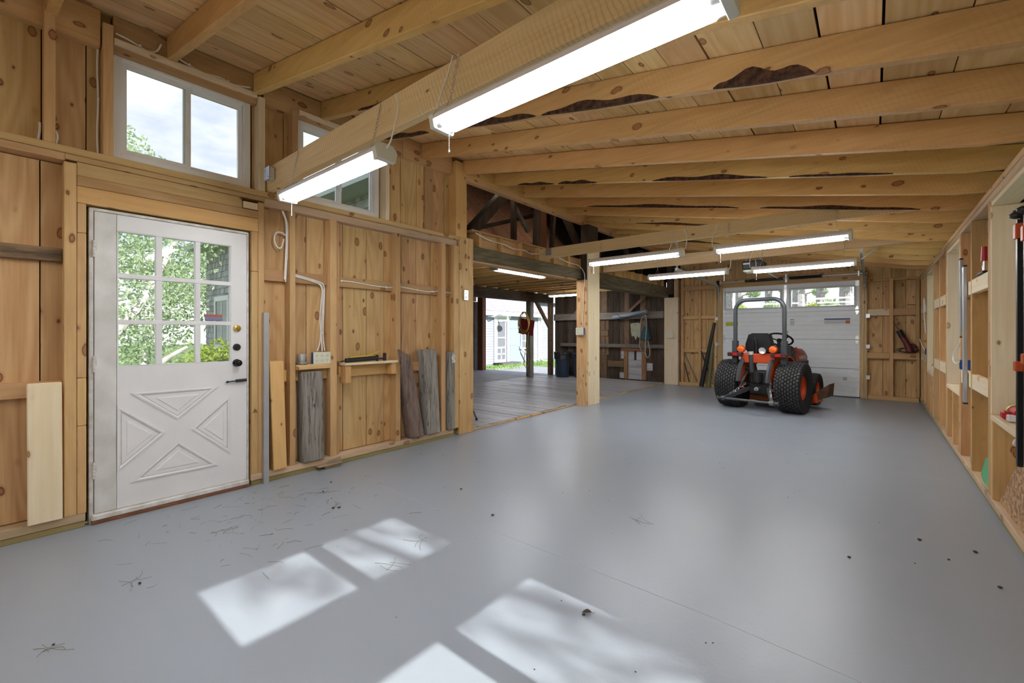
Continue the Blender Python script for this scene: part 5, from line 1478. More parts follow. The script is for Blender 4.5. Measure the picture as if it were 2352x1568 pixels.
MB().hexa([(-.008, -.15, .046), (.008, -.15, .046), (.008, .02, .050), (-.008, .02, .050), (-.008, -.15, .054), (.008, -.15, .054), (.008, .02, .060), (-.008, .02, .060)]).hexa([(-.008, .02, .050), (.008, .02, .050), (.008, .15, .09), (-.008, .15, .09), (-.008, .02, .060), (.008, .02, .060), (.008, .15, .10), (-.008, .15, .10)]).build('yellow_strip', plain('yellow_plastic', (.70, .50, .03), .4), bt)

def leaner(name, corners_bot, corners_top, th, mat, label, cat, bev=0.005, group=None):
    """a plank given by its lower and upper edge on the wall side; th = thickness toward the room"""
    (xa, ya0, ya1, za), (xb, yb0, yb1, zb) = corners_bot, corners_top
    e_loc = Vector((xa, (ya0 + ya1) / 2, za))
    m = MB()
    zb0, zb1 = zb if isinstance(zb, tuple) else (zb, zb)
    ps = [(xa, ya0, za), (xa, ya1, za), (xa + th, ya1, za), (xa + th, ya0, za), (xb, yb0, zb0), (xb, yb1, zb1), (xb + th, yb1, zb1), (xb + th, yb0, zb0)]
    m.add(ps, [(3, 2, 1, 0), (4, 5, 6, 7), (0, 1, 5, 4), (1, 2, 6, 5), (2, 3, 7, 6), (3, 0, 4, 7)])
    o = m.build(name, mat, None, bev=bev)
    return tag(o, label, cat, group)
leaner('leaning_board', (-3.698, 0.160, 0.300, 0.0865), (-3.698, 0.157, 0.296, 0.892), 0.022, pale('z'), 'wide pale board with stains leaning left of the door', 'board')
leaner('leaning_timber', (-3.790, 1.470, 1.572, 0.0865), (-3.790, 1.437, 1.545, 0.955), 0.125, wood('orange_stud', 'z', (0.72, 0.45, 0.19), (0.60, 0.34, 0.125)), 'orange pine timber offcut leaning beside the metal straightedge', 'timber')
leaner('leaning_plank', (-3.770, 1.706, 1.888, 0.0865), (-3.790, 1.702, 1.886, 0.850), 0.10, oldw('z'), 'thick silver-grey weathered plank under the outlet shelf', 'plank', bev=0.008)
leaner('leaning_plank', (-3.775, 2.815, 2.985, 0.0865), (-3.785, 2.665, 2.815, (1.02, 0.935)), 0.115, wood('weathered_brown', 'z', (0.28, 0.215, 0.175), (0.155, 0.115, 0.09), cracks=.8, knots=.1, rough=.9, bump=.8), 'tilted grey-brown weathered plank with a slanted top', 'plank', bev=0.012)
leaner('leaning_plank', (-3.775, 3.02, 3.205, 0.0865), (-3.785, 2.965, 3.155, 1.0), 0.115, oldw('z'), 'greenish grey weathered plank between the tilted plank and a stud', 'plank', bev=0.012)
w3 = leaner('leaning_plank', (-3.775, 3.325, 3.428, 0.0865), (-3.785, 3.320, 3.430, 0.965), 0.11, oldw('z'), 'narrow weathered plank with peeling white paint at its top', 'plank', bev=0.012)
pm = MB().prism([(3.375, .84), (3.425, .845), (3.428, .955), (3.38, .955), (3.37, .9)], 0, .003, Matrix(((0, 0, 1, -3.6735), (1, 0, 0, 0), (0, 1, 0, 0), (0, 0, 0, 1))))
pm.v = [tuple(Vector(p) - w3.location) for p in pm.v]
pm.build('peeling_paint', plain('peeling_white', (.75, .75, .74), .7, col2=(.35, .35, .33), scale=30), w3)
se = empty('straightedge', (-3.674, 1.412, 0.0), 0, 'long grey aluminium straightedge standing beside the door', 'straightedge')
MB().box((-.018, -.018, .0), (.018, -.0165, 1.338)).box((-.018, .0165, .0), (.018, .018, 1.338)).box((.0165, -.0165, .0), (.018, .0165, 1.338)).box((-.018, -.0165, 0.0), (-.0165, .0165, 1.338)).build('channel', ALU, se)

# splintered scrap on the floor by the wall
sc = empty('wood_scrap', (-3.665, 1.915, 0.0), 0, 'splintered grey and yellow wood scrap lying at the plate', 'wood scrap')
MB().box((-.035, -.03, 0), (.015, .10, .03)).build('block', wood('treated', 'y', (0.40, 0.33, 0.13), (0.27, 0.21, 0.08)), sc, bev=0.004)
MB().hexa([(-.06, -.10, .032), (.03, -.09, .031), (.045, .11, .034), (-.03, .13, .05), (-.06, -.10, .038), (.02, -.09, .040), (.03, .11, .05), (-.03, .13, .075)]).build('splinter', wood('grey_splinter', 'y', (.55, .42, .24), (.16, .13, .11), stain=.8, staincol=(.1, .09, .085), knots=0), sc)

# fill bulbs added in the barn loft to brighten its boards, behind the header
FILL_BULB = emit_mat('fill_bulb_glow', (1.0, 0.93, 0.82), 70.0)
for y_, s_ in ((4.55, 'near'), (6.05, 'far')):
    e = empty('loft_fill_bulb', (-3.99, y_, 3.22), 0, 'added fill bulb hidden in the loft behind the header, the %s one' % s_, 'fill light')
    MB().ball((0, 0, .03), .030, n=14, k=10).build('bulb', FILL_BULB, e, smooth=True)
    MB().cyl((0, 0, .058), (0, 0, .10), .018, n=12).cyl((0, 0, .10), (0, 0, .60), .004, n=6).build('socket', BLACK, e, smooth=True)
# ================================================================== TRACTOR
TR_ORANGE = plain('tractor_orange', (0.62, 0.075, 0.015), 0.38, var=0.25, scale=6, coat=0.3)
TR_RIM = plain('rim_orange', (0.72, 0.09, 0.02), 0.4, var=0.15)
TR_DARK = plain('rops_grey', (0.055, 0.062, 0.07), 0.38, 0.2)
TR_BLK = plain('castiron_black', (0.022, 0.022, 0.024), 0.5, 0.2, var=0.3, scale=20)
RUBBER = plain('rubber', (0.040, 0.040, 0.042), 0.7, var=0.35, scale=30)
HOODM = plain('hood_faded', (0.33, 0.05, 0.03), 0.4, var=0.2, scale=7)
AMBER = plain('amber_lens', (0.80, 0.13, 0.01), 0.2, coat=0.6)
REDL = plain('red_lens', (0.45, 0.015, 0.015), 0.2, coat=0.5)
DKRED = plain('taillight_body', (0.07, 0.012, 0.014), 0.35)
LAMPW = plain('lamp_reflector', (0.85, 0.87, 0.9), 0.15, 0.6)
SEATM = plain('seat_vinyl', (0.007, 0.007, 0.008), 0.5, spec=0.25)
RUST = plain('rusty_steel', (0.20, 0.085, 0.03), 0.8, col2=(0.42, 0.09, 0.02), scale=12, bump=0.3)
tr = empty('tractor', (-1.335, 7.70, 0.0), R(-9), 'small orange tractor with black roll bar parked facing the garage door', 'tractor')
AX = Matrix.Rotation(PI / 2, 4, 'Y')        # lathe axis z -> x
def wheel(name, x, y, r, w, rimr, outer):
    # tyre
    hw = w / 2
    prof = [(rimr, -hw * .72), (rimr + .02, -hw * .86), (r * .80, -hw), (r * .93, -hw * .97), (r * .965, -hw * .80), (r * .968, 0), (r * .965, hw * .80), (r * .93, hw * .97), (r * .80, hw), (rimr + .02, hw * .86), (rimr, hw * .72)]
    M = Matrix.Translation((x, y, r)) @ AX
    ty = MB().lathe(prof, M, 40).build(name, plain('rubber_dark', (0.010, 0.010, 0.011), 0.85), tr, smooth=50)  # tread groove shade put into the tyre colour, darker than the blocks
    c = ty.location
    # turf tread blocks
    tb = MB()
    rows_n = 9; n_a = 42
    for j in range(rows_n):
        zz = (j - (rows_n - 1) / 2) / (rows_n - 1) * w * 0.86
        edge = abs(j - (rows_n - 1) / 2) / ((rows_n - 1) / 2)
        rr = r * (1.0 - 0.035 * edge ** 3)
        for i in range(n_a):
            a = 2 * PI * (i + (j % 2) * .5) / n_a
            da = PI / n_a * 0.86; dz = w * 0.86 / rows_n * 0.62
            ps = []
            for rad, k in ((rr - 0.014, 1.0), (rr + 0.005, 0.88)):
                for (sa, sz) in ((-1, -0.35), (-0.2, -1), (1, -0.35), (1, 0.55), (0.0, 1), (-1, 0.55)):
                    aa = a + sa * da * k; z_ = zz + sz * dz * k
                    ps.append(Vector((rad * math.cos(aa), rad * math.sin(aa), z_)))
            tb.add([M @ p for p in ps], [(6, 7, 8, 9, 10, 11)] + [(q, (q + 1) % 6, 6 + (q + 1) % 6, 6 + q) for q in range(6)])
    tb.v = [tuple(Vector(p) - c) for p in tb.v]
    t_ = tb.build('tread', RUBBER, ty)
    t_['kind'] = 'stuff'
    # rim
    s = outer
    rp = [(rimr + .012, s * hw * .74), (rimr + .012, s * hw * .64), (rimr - .012, s * hw * .60), (rimr - .025, s * hw * .2), (rimr * .60, s * hw * .02), (rimr * .45, s * hw * .25), (rimr * .30, s * hw * .30), (0.0, s * hw * .30)]
    rm = MB().lathe(rp, M, 32)
    rm.lathe([(rimr + .012, -s * hw * .74), (rimr + .012, -s * hw * .62), (rimr - .012, -s * hw * .5), (rimr * .8, -s * hw * .1), (0, -s * hw * .05)], M, 32)
    for i in range(6):
        a = 2 * PI * i / 6
        p = M @ Vector((rimr * .40 * math.cos(a), rimr * .40 * math.sin(a), s * hw * .28)); d = (M.to_3x3() @ Vector((0, 0, s * 1.0)))
        rm.cyl(p, p + d * 0.018, 0.010, n=6)
    rm.v = [tuple(Vector(p) - c) for p in rm.v]
    rm.build('rim', TR_RIM, ty, smooth=35)
    return ty
wheel('rear_wheel', -0.425, 0.0, 0.375, 0.33, 0.175, -1)
wheel('rear_wheel', 0.425, 0.0, 0.375, 0.33, 0.175, 1)
wheel('front_wheel', -0.38, 1.15, 0.255, 0.19, 0.125, -1)
wheel('front_wheel', 0.38, 1.15, 0.255, 0.19, 0.125, 1)
# axle, transmission, chassis
MB().cyl((-0.30, 0, 0.375), (0.30, 0, 0.375), 0.055, n=14).box((-0.15, -0.14, 0.24), (0.15, 0.30, 0.52)).box((-0.11, 0.28, 0.28), (0.11, 1.35, 0.46)).box((-0.12, -0.17, 0.40), (0.12, -0.05, 0.60)).build('transmission', TR_BLK, tr, bev=0.02)
MB().cyl((-0.30, 1.22, 0.27), (0.30, 1.22, 0.27), 0.04, n=12).box((-0.06, 1.10, 0.24), (0.06, 1.34, 0.34)).build('front_axle', TR_BLK, tr, bev=0.01)
MB().cyl((0, -0.19, 0.44), (0, -0.19, 0.555), 0.070, n=20).cyl((0, -0.19, 0.555), (0, -0.19, 0.575), 0.058, n=20).cyl((0, -0.19, 0.42), (0, -0.19, 0.44), 0.050, n=20).build('hydraulic_filter', TR_BLK, tr, smooth=True)
MB().cyl((-0.075, -0.20, 0.575), (-0.090, -0.20, 0.865), 0.034, n=16).build('top_link_cylinder', TR_DARK, tr, smooth=True)
MB().cyl((-0.089, -0.20, 0.845), (-0.092, -0.20, 0.895), 0.037, n=16).build('bright_collar', plain('bare_metal', (.75, .75, .73), .35, .6), tr, smooth=True)
# fenders: curved inner walls, flat tops
for s in (-1, 1):
    poly = []
    n = 14
    for i in range(n + 1):
        a = R(14) + (PI - R(34)) * i / n
        poly.append((0.43 * math.cos(a) + 0.02, 0.385 + 0.43 * math.sin(a)))
    inner = [(0.37 * math.cos(R(14) + (PI - R(34)) * i / n) + 0.02, 0.385 + 0.37 * math.sin(R(14) + (PI - R(34)) * i / n)) for i in range(n + 1)][::-1]
    # inner side wall
    wall = poly + [(-0.33, 0.46), (-0.10, 0.40), (0.30, 0.40)]
    Mx = Matrix(((0, 0, 1, 0), (1, 0, 0, 0), (0, 1, 0, 0), (0, 0, 0, 1)))
    m = MB().prism(wall, s * 0.215, s * 0.235, Mx)
    m.build('fender_wall', TR_ORANGE, tr, bev=0.004)
    # rim strip of the fender over the tyre
    st = MB()
    for i in range(8):
        (y0, z0), (y1, z1) = poly[i], poly[i + 1]
        x0, x1 = sorted((s * 0.215, s * 0.36))
        nv = Vector((y0 + y1 - 0.04, z0 + z1 - 0.77)).normalized() * 0.012
        st.hexa([(x0, y0, z0), (x1, y0, z0), (x1, y1, z1), (x0, y1, z1), (x0, y0 + nv.x, z0 + nv.y), (x1, y0 + nv.x, z0 + nv.y), (x1, y1 + nv.x, z1 + nv.y), (x0, y1 + nv.x, z1 + nv.y)])
    st.build('fender_top', TR_ORANGE, tr)
    # dark guard arc at the rear
    arc = [(s * 0.205, -0.37 * math.cos(R(a)) - 0.03, 0.385 + 0.42 * math.sin(R(a))) for a in range(8, 96, 8)]
    MB().tube(arc, 0.034, 6).build('fender_guard', TR_DARK, tr, smooth=True)
    x0, x1 = sorted((s * 0.20, s * 0.415))
    MB().box((x0, -0.27, 0.815), (x1, -0.18, 0.875)).build('tail_light', DKRED, tr, bev=0.008)
    x0, x1 = sorted((s * 0.265, s * 0.335))
    MB().box((x0, -0.276, 0.825), (x1, -0.268, 0.866)).build('red_lens', REDL, tr, bev=0.003)
    al = Matrix.Translation((s * 0.25 - (.03 if s > 0 else -.02), -0.20, 0.930)) @ Matrix.Rotation(PI / 2, 4, 'X')
    MB().lathe([(0, .045), (.030, .043), (.050, .034), (.055, .022), (.055, 0), (0, 0)], al, 24).build('amber_light', AMBER, tr, smooth=True)
    MB().lathe([(.0556, .018), (.058, .010), (.055, -.03), (.03, -.045), (0, -.05)], al, 24).build('lamp_shell', plain('lamp_shell', (.5, .06, .01), .4), tr, smooth=True)
lm = Matrix.Translation((0.085, -0.22, 0.915)) @ Matrix.Rotation(PI / 2 + .1, 4, 'X')
MB().lathe([(0, .012), (.025, .012), (.046, .028), (.050, .028), (.050, 0)], lm, 24).build('work_lamp_lens', LAMPW, tr, smooth=True)
MB().lathe([(.0505, .030), (.053, .024), (.052, -.01), (.030, -.045), (0, -.05)], lm, 24).build('work_lamp_shell', TR_BLK, tr, smooth=True)
# rear panel between the fenders and operator platform
MB().box((-0.235, -0.21, 0.72), (0.235, -0.17, 0.86)).box((-0.235, -0.20, 0.84), (0.235, 0.12, 0.862)).build('rear_panel', TR_ORANGE, tr, bev=0.01)
MB().box((-0.33, 0.30, 0.37), (0.33, 0.72, 0.39)).build('foot_deck', TR_BLK, tr, bev=0.005)
# roll bar: tube with rounded shoulders, fixed lower sleeves
rb = 0.345
pts = [(-rb, -0.13, 0.86), (-rb, -0.13, 1.45)]
for i in range(1, 8):
    a = PI - (PI / 2) * i / 7
    pts.append((-rb + 0.16 + 0.16 * math.cos(a), -0.13, 1.53 + 0.16 * math.sin(a)))
for i in range(0, 8):
    a = PI / 2 - (PI / 2) * i / 7
    pts.append((rb - 0.16 + 0.16 * math.cos(a), -0.13, 1.53 + 0.16 * math.sin(a)))
pts += [(rb, -0.13, 1.45), (rb, -0.13, 0.86)]
MB().tube(pts, 0.029, 12).build('roll_bar', TR_DARK, tr, smooth=True)
for s in (-1, 1):
    MB().box((s * rb - .038, -0.168, 0.70), (s * rb + .038, -0.092, 1.06)).cyl((s * rb - .045, -.13, 1.0), (s * rb + .045, -.13, 1.0), .010, n=8).build('roll_bar_socket', TR_DARK, tr, bev=0.006)
# seat
sb = MB()
poly = [(-0.20, 0.0), (0.20, 0.0), (0.205, 0.12), (0.165, 0.27), (0.14, 0.295), (-0.14, 0.295), (-0.165, 0.27), (-0.205, 0.12)]
sb.prism(poly, 0, 0.085, Matrix.Translation((-0.06, 0.10, 0.875)) @ Matrix.Rotation(R(84), 4, 'X'))
sb.build('seat_back', SEATM, tr, bev=0.025, seg=3, smooth=True)
MB().box((-0.26, 0.10, 0.80), (0.16, 0.50, 0.88)).build('seat_cushion', SEATM, tr, bev=0.03, seg=3, smooth=True)
MB().box((-0.12, 0.10, 0.70), (0.14, 0.45, 0.80)).build('seat_base', TR_BLK, tr, bev=0.01)
# manual tube and lever behind the seat
MB().box((-0.185, -0.05, 0.86), (-0.085, -0.005, 1.09)).build('document_pouch', SEATM, tr, bev=0.015)
MB().tube(curve([(-0.03, -0.14, 0.70), (-0.035, -0.14, 0.85), (-0.04, -0.13, 1.0), (-0.055, -0.13, 1.07)], 4), 0.009, 8).ball((-0.057, -0.13, 1.085), 0.020).build('hitch_lever', TR_BLK, tr, smooth=True)
# steering wheel and dash
sw = Matrix.Translation((0.0, 0.78, 1.07)) @ Matrix.Rotation(R(-32), 4, 'X')
m = MB()
ringp = [sw @ Vector((0.19 * math.cos(2 * PI * i / 28), 0.19 * math.sin(2 * PI * i / 28), 0)) for i in range(28)]
m.tube(ringp, 0.015, 8, closed=True)
for i in range(3):
    a = 2 * PI * i / 3 + PI / 2
    m.tube([sw @ Vector((0, 0, -0.03)), sw @ Vector((0.185 * math.cos(a), 0.185 * math.sin(a), 0))], 0.010, 6)
m.cyl(sw @ Vector((0, 0, -.02)), sw @ Vector((0, 0, -.22)), 0.022, n=10).cyl(sw @ Vector((0, 0, -.05)), sw @ Vector((0, 0, 0.0)), 0.035, n=12)
m.build('steering_wheel', SEATM, tr, smooth=True)
MB().hexa([(-.19, .80, .60), (.19, .80, .60), (.19, 1.0, .60), (-.19, 1.0, .60), (-.17, .84, .97), (.17, .84, .97), (.17, 1.0, .93), (-.17, 1.0, .93)]).build('dash', TR_BLK, tr, bev=0.02)
MB().tube(curve([(.18, .80, .85), (.24, .72, .90), (.27, .66, .93)], 4), .008, 6).ball((.275, .65, .937), .018).build('throttle_lever', plain('red_knob', (.5, .04, .02), .4), tr, smooth=True)
# hood
hd_ = MB()
sect = [(.98, .90, .18), (1.15, .93, .20), (1.40, .92, .20), (1.58, .87, .19), (1.66, .80, .17)]
V = []; F = []
for (yy, zt, hw) in sect:
    V += [(-hw, yy, .52), (-hw, yy, zt - .10), (-hw * .82, yy, zt - .02), (-hw * .3, yy, zt), (hw * .3, yy, zt), (hw * .82, yy, zt - .02), (hw, yy, zt - .10), (hw, yy, .52)]
q = 8
for i in range(len(sect) - 1):
    for j in range(q):
        F.append((i * q + j, i * q + (j + 1) % q, (i + 1) * q + (j + 1) % q, (i + 1) * q + j))
F += [tuple(range(q))[::-1], tuple(range((len(sect) - 1) * q, len(sect) * q))]
hd_.add(V, F)
hd_.build('hood', HOODM, tr, bev=0.01, smooth=30)
gr = MB()
for k in range(4): gr.box((.201, 1.10 + k * .13, .56), (.206, 1.20 + k * .13, .70))
gr.build('side_grille', TR_BLK, tr, bev=0.003)
fc = bpy.data.curves.new('hood_text', 'FONT'); fc.body = 'KUBOTA'; fc.size = 0.085; fc.extrude = 0.0008
ftmp = bpy.data.objects.new('tmp_text', fc); COL.objects.link(ftmp)
dg = bpy.context.evaluated_depsgraph_get()
tm = bpy.data.meshes.new_from_object(ftmp.evaluated_get(dg)); bpy.data.objects.remove(ftmp)
tm.materials.clear(); tm.materials.append(plain('decal_white', (.75, .74, .72), .4))
to = bpy.data.objects.new('hood_lettering', tm)
to.rotation_euler = (PI / 2, 0, PI / 2); to.location = (.2045, 1.08, .735)
link(to, tr)
# three point hitch
for s in (-1, 1):
    MB().hexa([(s * .12 - .018, -.12, .30), (s * .12 + .018, -.12, .30), (s * .12 + .018, -.12, .36), (s * .12 - .018, -.12, .36), (s * .33 - .016, -.60, .165), (s * .33 + .016, -.60, .165), (s * .33 + .016, -.60, .225), (s * .33 - .016, -.60, .225)]).cyl((s * .33 - .03, -.61, .195), (s * .33 + .03, -.61, .195), .034, n=14).build('lower_link', TR_DARK if s < 0 else plain('worn_link', (.16, .16, .16), .5, .4), tr, bev=0.004)
    MB().tube([(s * .16, -.10, .62), (s * .23, -.34, .29)], .014, 8).cyl((s * .19, -.19, .50), (s * .21, -.26, .40), .021, n=10).build('lift_rod', TR_DARK, tr, smooth=True)
    MB().tube(curve([(s * .10, -.12, .60), (s * .17, -.16, .64), (s * .18, -.12, .60)], 3), .016, 8).build('lift_arm', TR_BLK, tr, smooth=True)
    MB().tube(curve([(s * .20, -.12, .40), (s * .22, -.16, .36), (s * .20, -.18, .30)], 3), .015, 6).build('stabiliser_bracket', TR_ORANGE, tr, smooth=True)
    cm = MB(); chain_mb(cm, (s * .17, -.20, .40), (s * .31, -.54, .22), .05, .005, .014)
    cm.build('check_chain', STEEL, tr)
MB().cyl((-.40, -.61, .195), (.40, -.61, .195), 0.017, n=10).cyl((.40, -.61, .195), (.42, -.61, .195), .03, n=10).cyl((-.42, -.61, .195), (-.40, -.61, .195), .03, n=10).build('draw_bar', plain('bar_grey', (.10, .105, .11), .4, .5), tr, smooth=True)
MB().cyl((0, -.14, .33), (0, -.24, .33), .030, n=14).cyl((0, -.24, .33), (0, -.29, .33), .017, n=10).build('power_shaft', STEEL, tr, smooth=True)
# mid mower deck with side chute
MB().prism([(-.56, .42), (-.30, .22), (.30, .22), (.56, .42), (.56, .70), (.30, .92), (-.30, .92), (-.56, .70)], .10, .20).prism([(-.40, .45), (-.2, .32), (.2, .32), (.40, .45), (.40, .70), (.2, .82), (-.2, .82), (-.40, .70)], .20, .25).build('mower_deck', RUST, tr, bev=0.012)
for x_, y_ in ((.50, .30), (-.50, .30)):
    MB().cyl((x_ - .03, y_ - .02, .07), (x_ + .03, y_ - .02, .07), .07, n=16).box((x_ - .04, y_ - .05, .06), (x_ - .032, y_ + .03, .18)).build('gauge_wheel', RUBBER, tr)
ch = MB()
ch.hexa([(.54, .42, .10), (.62, .40, .12), (.62, .74, .12), (.54, .74, .10), (.54, .42, .22), (.60, .42, .26), (.60, .72, .26), (.54, .72, .22)])
ch.build('chute_hinge', TR_ORANGE, tr, bev=0.008)
ch = MB()
ch.hexa([(.56, .46, .15), (.64, .44, .19), (.64, .70, .19), (.56, .68, .15), (.55, .48, .23), (.61, .46, .29), (.61, .68, .29), (.55, .66, .23)])
ch.build('chute_throat', TR_ORANGE, tr, bev=0.006)
ch = MB()
ch.hexa([(.63, .43, .175), (.75, .40, .22), (.75, .74, .22), (.63, .71, .175), (.60, .45, .285), (.77, .42, .42), (.77, .72, .42), (.60, .69, .285)])
ch.build('discharge_chute', plain('chute_rust', (0.12, 0.055, 0.025), 0.75, var=.5, scale=10), tr, bev=0.008)
# ================================================================== SMALLER THINGS
# garage door opener
op = empty('door_opener', (-1.46, 7.62, 2.15), 0, 'black ceiling-hung garage door opener behind the far tie beam', 'opener')
MB().box((-.14, 0, .02), (.14, .36, .155)).build('motor_unit', BLACK, op, bev=0.015)
MB().box((-.13, .01, -.012), (.13, .30, .019)).build('light_lens', plain('pale_lens', (.70, .74, .60), .4), op, bev=0.012)
MB().box((-.125, -.004, .10), (-.03, -.0005, .125)).build('name_label', plain('label_grey', (.45, .45, .46), .4), op)
MB().box((-.018, .362, .10), (.018, 2.34, .135)).build('rail', GALV, op, bev=0.003)
for s in (-.1, .1):
    MB().box((s - .012, .1, .156), (s + .012, .103, .50)).build('hanger', GALV, op)
MB().tube(curve([(.05, .0, .04), (.06, -.02, .10), (.04, -.02, .2), (.02, 0, .27)], 4), .003, 5).build('cord', WIRE, op)

# rubbish bins in the barn
BINM = plain('bin_blue', (0.035, 0.055, 0.10), 0.45)
def bin_(c, label, bag, rib):
    e = empty('rubbish_bin', c, 0, label, 'bin', 'bins in the barn')
    MB().lathe([(0, .01), (.155, .0), (.165, .02), (.205, .58), (.222, .59), (.225, .62), (.215, .63), (.200, .60), (.160, .03), (0, .03)], None, 28).build('tub', BINM, e, smooth=40)
    r_ = MB()
    for i in range(14 if rib else 6):
        a = 2 * PI * i / (14 if rib else 6)
        r_.tube([(.168 * math.cos(a), .168 * math.sin(a), .05), (.205 * math.cos(a), .205 * math.sin(a), .54)], .008, 5)
    r_.build('ribs', BINM, e)
    if bag:
        m = MB(); prof = [(.19, .52), (.226, .60), (.232, .635), (.226, .645), (.218, .64)]
        m.lathe([(.232, .47), (.228, .56), (.234, .62), (.232, .645), (.215, .645), (.19, .56)], None, 30)
        m.v = [(x * (1 + .03 * math.sin(7 * math.atan2(y, x) + z * 20)), y * (1 + .03 * math.cos(9 * math.atan2(y, x))), z + .015 * math.sin(11 * math.atan2(y, x))) for x, y, z in m.v]
        m.build('bin_liner', plain('liner_black', (.03, .03, .033), .25), e)
    return e
bin_((-6.27, 9.66, 0.032), 'dark blue bin with a black liner in the barn', True, False)
bin_((-5.80, 9.82, 0.032), 'ribbed dark blue bin half hidden by the boxed post', False, True)

# coiled hose and red panel on the barn post
hc = empty('coiled_cord', (-6.93, 8.99, 0.30), 0, 'coiled yellow air hose hanging on the old barn post', 'hose')
YEL = plain('hose_yellow', (0.50, 0.33, 0.06), 0.5)
for k in range(6):
    rx, rz_ = .15 + .012 * (k % 3), .24 + .02 * k / 2
    pts = [(-.06 + .01 * math.sin(k * 2) + rx * math.sin(2 * PI * i / 30) * (1 - .35 * max(0, math.cos(2 * PI * i / 30))), -.02 - .012 * k + .01 * math.sin(i + k), 1.42 - .24 - (rz_ - .24) + rz_ * math.cos(2 * PI * i / 30)) for i in range(30)]
    MB().tube(pts, .0085, 6, closed=True).build('loop', YEL, hc, smooth=True)
MB().tube(curve([(.06, -.02, .90), (.04, -.03, .6), (.05, -.03, .3), (.08, -.02, .12), (.03, -.03, .0), (-.05, -.03, .02), (-.09, -.02, .14), (-.04, -.03, .35), (-.01, -.03, .65)], 6), .0085, 6).build('tail_loop', YEL, hc, smooth=True)
rp_ = MB().box((-.24, -.006, -.20), (.24, .006, .20), Matrix.Translation((-6.965, 9.012, 1.335)) @ Matrix.Rotation(R(9), 4, 'Y'))
tag(rp_.build('red_panel', plain('faded_red', (.33, .03, .045), .6, var=.2), None, bev=.003), 'faded red board fixed behind the yellow hose', 'board')

# grey pipe and hanging bag on the barn wall
pp = empty('grey_pipe', (-4.57, 10.0, 1.62), 0, 'grey plastic pipe resting on the barn wall girt', 'pipe')
PIPE = plain('pipe_grey', (.26, .31, .38), .4)
m = MB(); a, b = Vector((-.43, 0, -.06)), Vector((.42, 0, .06))
m.lathe([(.048, 0), (.052, 0), (.052, .85), (.056, .85), (.056, .87), (.048, .87), (.048, 0)], Matrix.Translation(a) @ Matrix.Rotation(R(82), 4, 'Y'), 20)
m.build('tube', PIPE, pp, smooth=40)
MB().tube(curve([(-.3, -.055, .02), (-.2, -.06, -.05), (0, -.06, -.06), (.2, -.06, 0), (.40, -.06, .04)], 5), .006, 5).build('black_cord', BLACK, pp, smooth=True)
bg = empty('hanging_bag', (-4.17, 10.03, 0.58), 0, 'teal bag and pale rope hung from a peg on the barn wall', 'bag')
MB().hexa([(-.12, -.07, .44), (.10, -.07, .42), (.10, 0, .42), (-.12, 0, .44), (-.02, -.03, .80), (.05, -.03, .80), (.05, 0, .80), (-.02, 0, .80)]).build('bag_body', plain('teal_cloth', (.03, .13, .16), .8, var=.4, scale=14), bg, bev=.02, smooth=True)
MB().hexa([(.09, -.06, .42), (.17, -.06, .44), (.17, 0, .44), (.09, 0, .42), (.03, -.03, .95), (.07, -.03, .95), (.07, 0, .95), (.03, 0, .95)]).build('dark_flap', plain('dark_cloth', (.02, .025, .03), .85), bg, bev=.015, smooth=True)
ROPE = plain('rope', (.45, .42, .36), .9, var=.35, scale=60, bump=.6)
MB().tube(curve([(.02, -.04, 1.02), (-.06, -.06, .98), (-.10, -.07, .8), (-.11, -.08, .5), (-.13, -.07, .3), (-.08, -.06, .16)], 6), .011, 7).build('rope', ROPE, bg, smooth=True)
MB().tube(curve([(.02, -.04, 1.02), (.04, -.06, .8), (.03, -.08, .5), (.02, -.08, .3), (.02, -.08, .12), (.07, -.08, .02), (.12, -.08, .08), (.12, -.08, .22), (.08, -.08, .42)], 6), .013, 7).build('rope', ROPE, bg, smooth=True)
MB().tube(curve([(.02, -.03, 1.03), (.0, -.06, .9), (.02, -.075, .75)], 5), .012, 7).build('strap', plain('strap_tan', (.32, .24, .19), .8), bg, smooth=True)
MB().cyl((.02, .02, 1.03), (.02, -.05, 1.04), .01, n=8).build('peg', darkw('y'), bg)

# tripod behind the corner post
tp = empty('tripod_stand', (-4.22, 3.98, 0.03), 0, 'black folding stand mostly hidden behind the corner post', 'stand')
MB().cyl((0, 0, .25), (0, 0, .95), .014, n=10).build('pole', BLACK, tp, smooth=True)
for (fx, fy) in ((.19, .16), (-.20, .14), (0, .02)):
    lg = MB().tube([(0, 0, .62), (fx, fy, .02)], .011, 8).build('leg', plain('stand_grey', (.10, .11, .12), .4, .4), tp, smooth=True)
    f_ = MB().cyl((fx, fy, 0), (fx, fy, .03), .016, n=10)
    f_.v = [tuple(Vector(p) - lg.location) for p in f_.v]
    f_.build('foot', BLACK, lg)

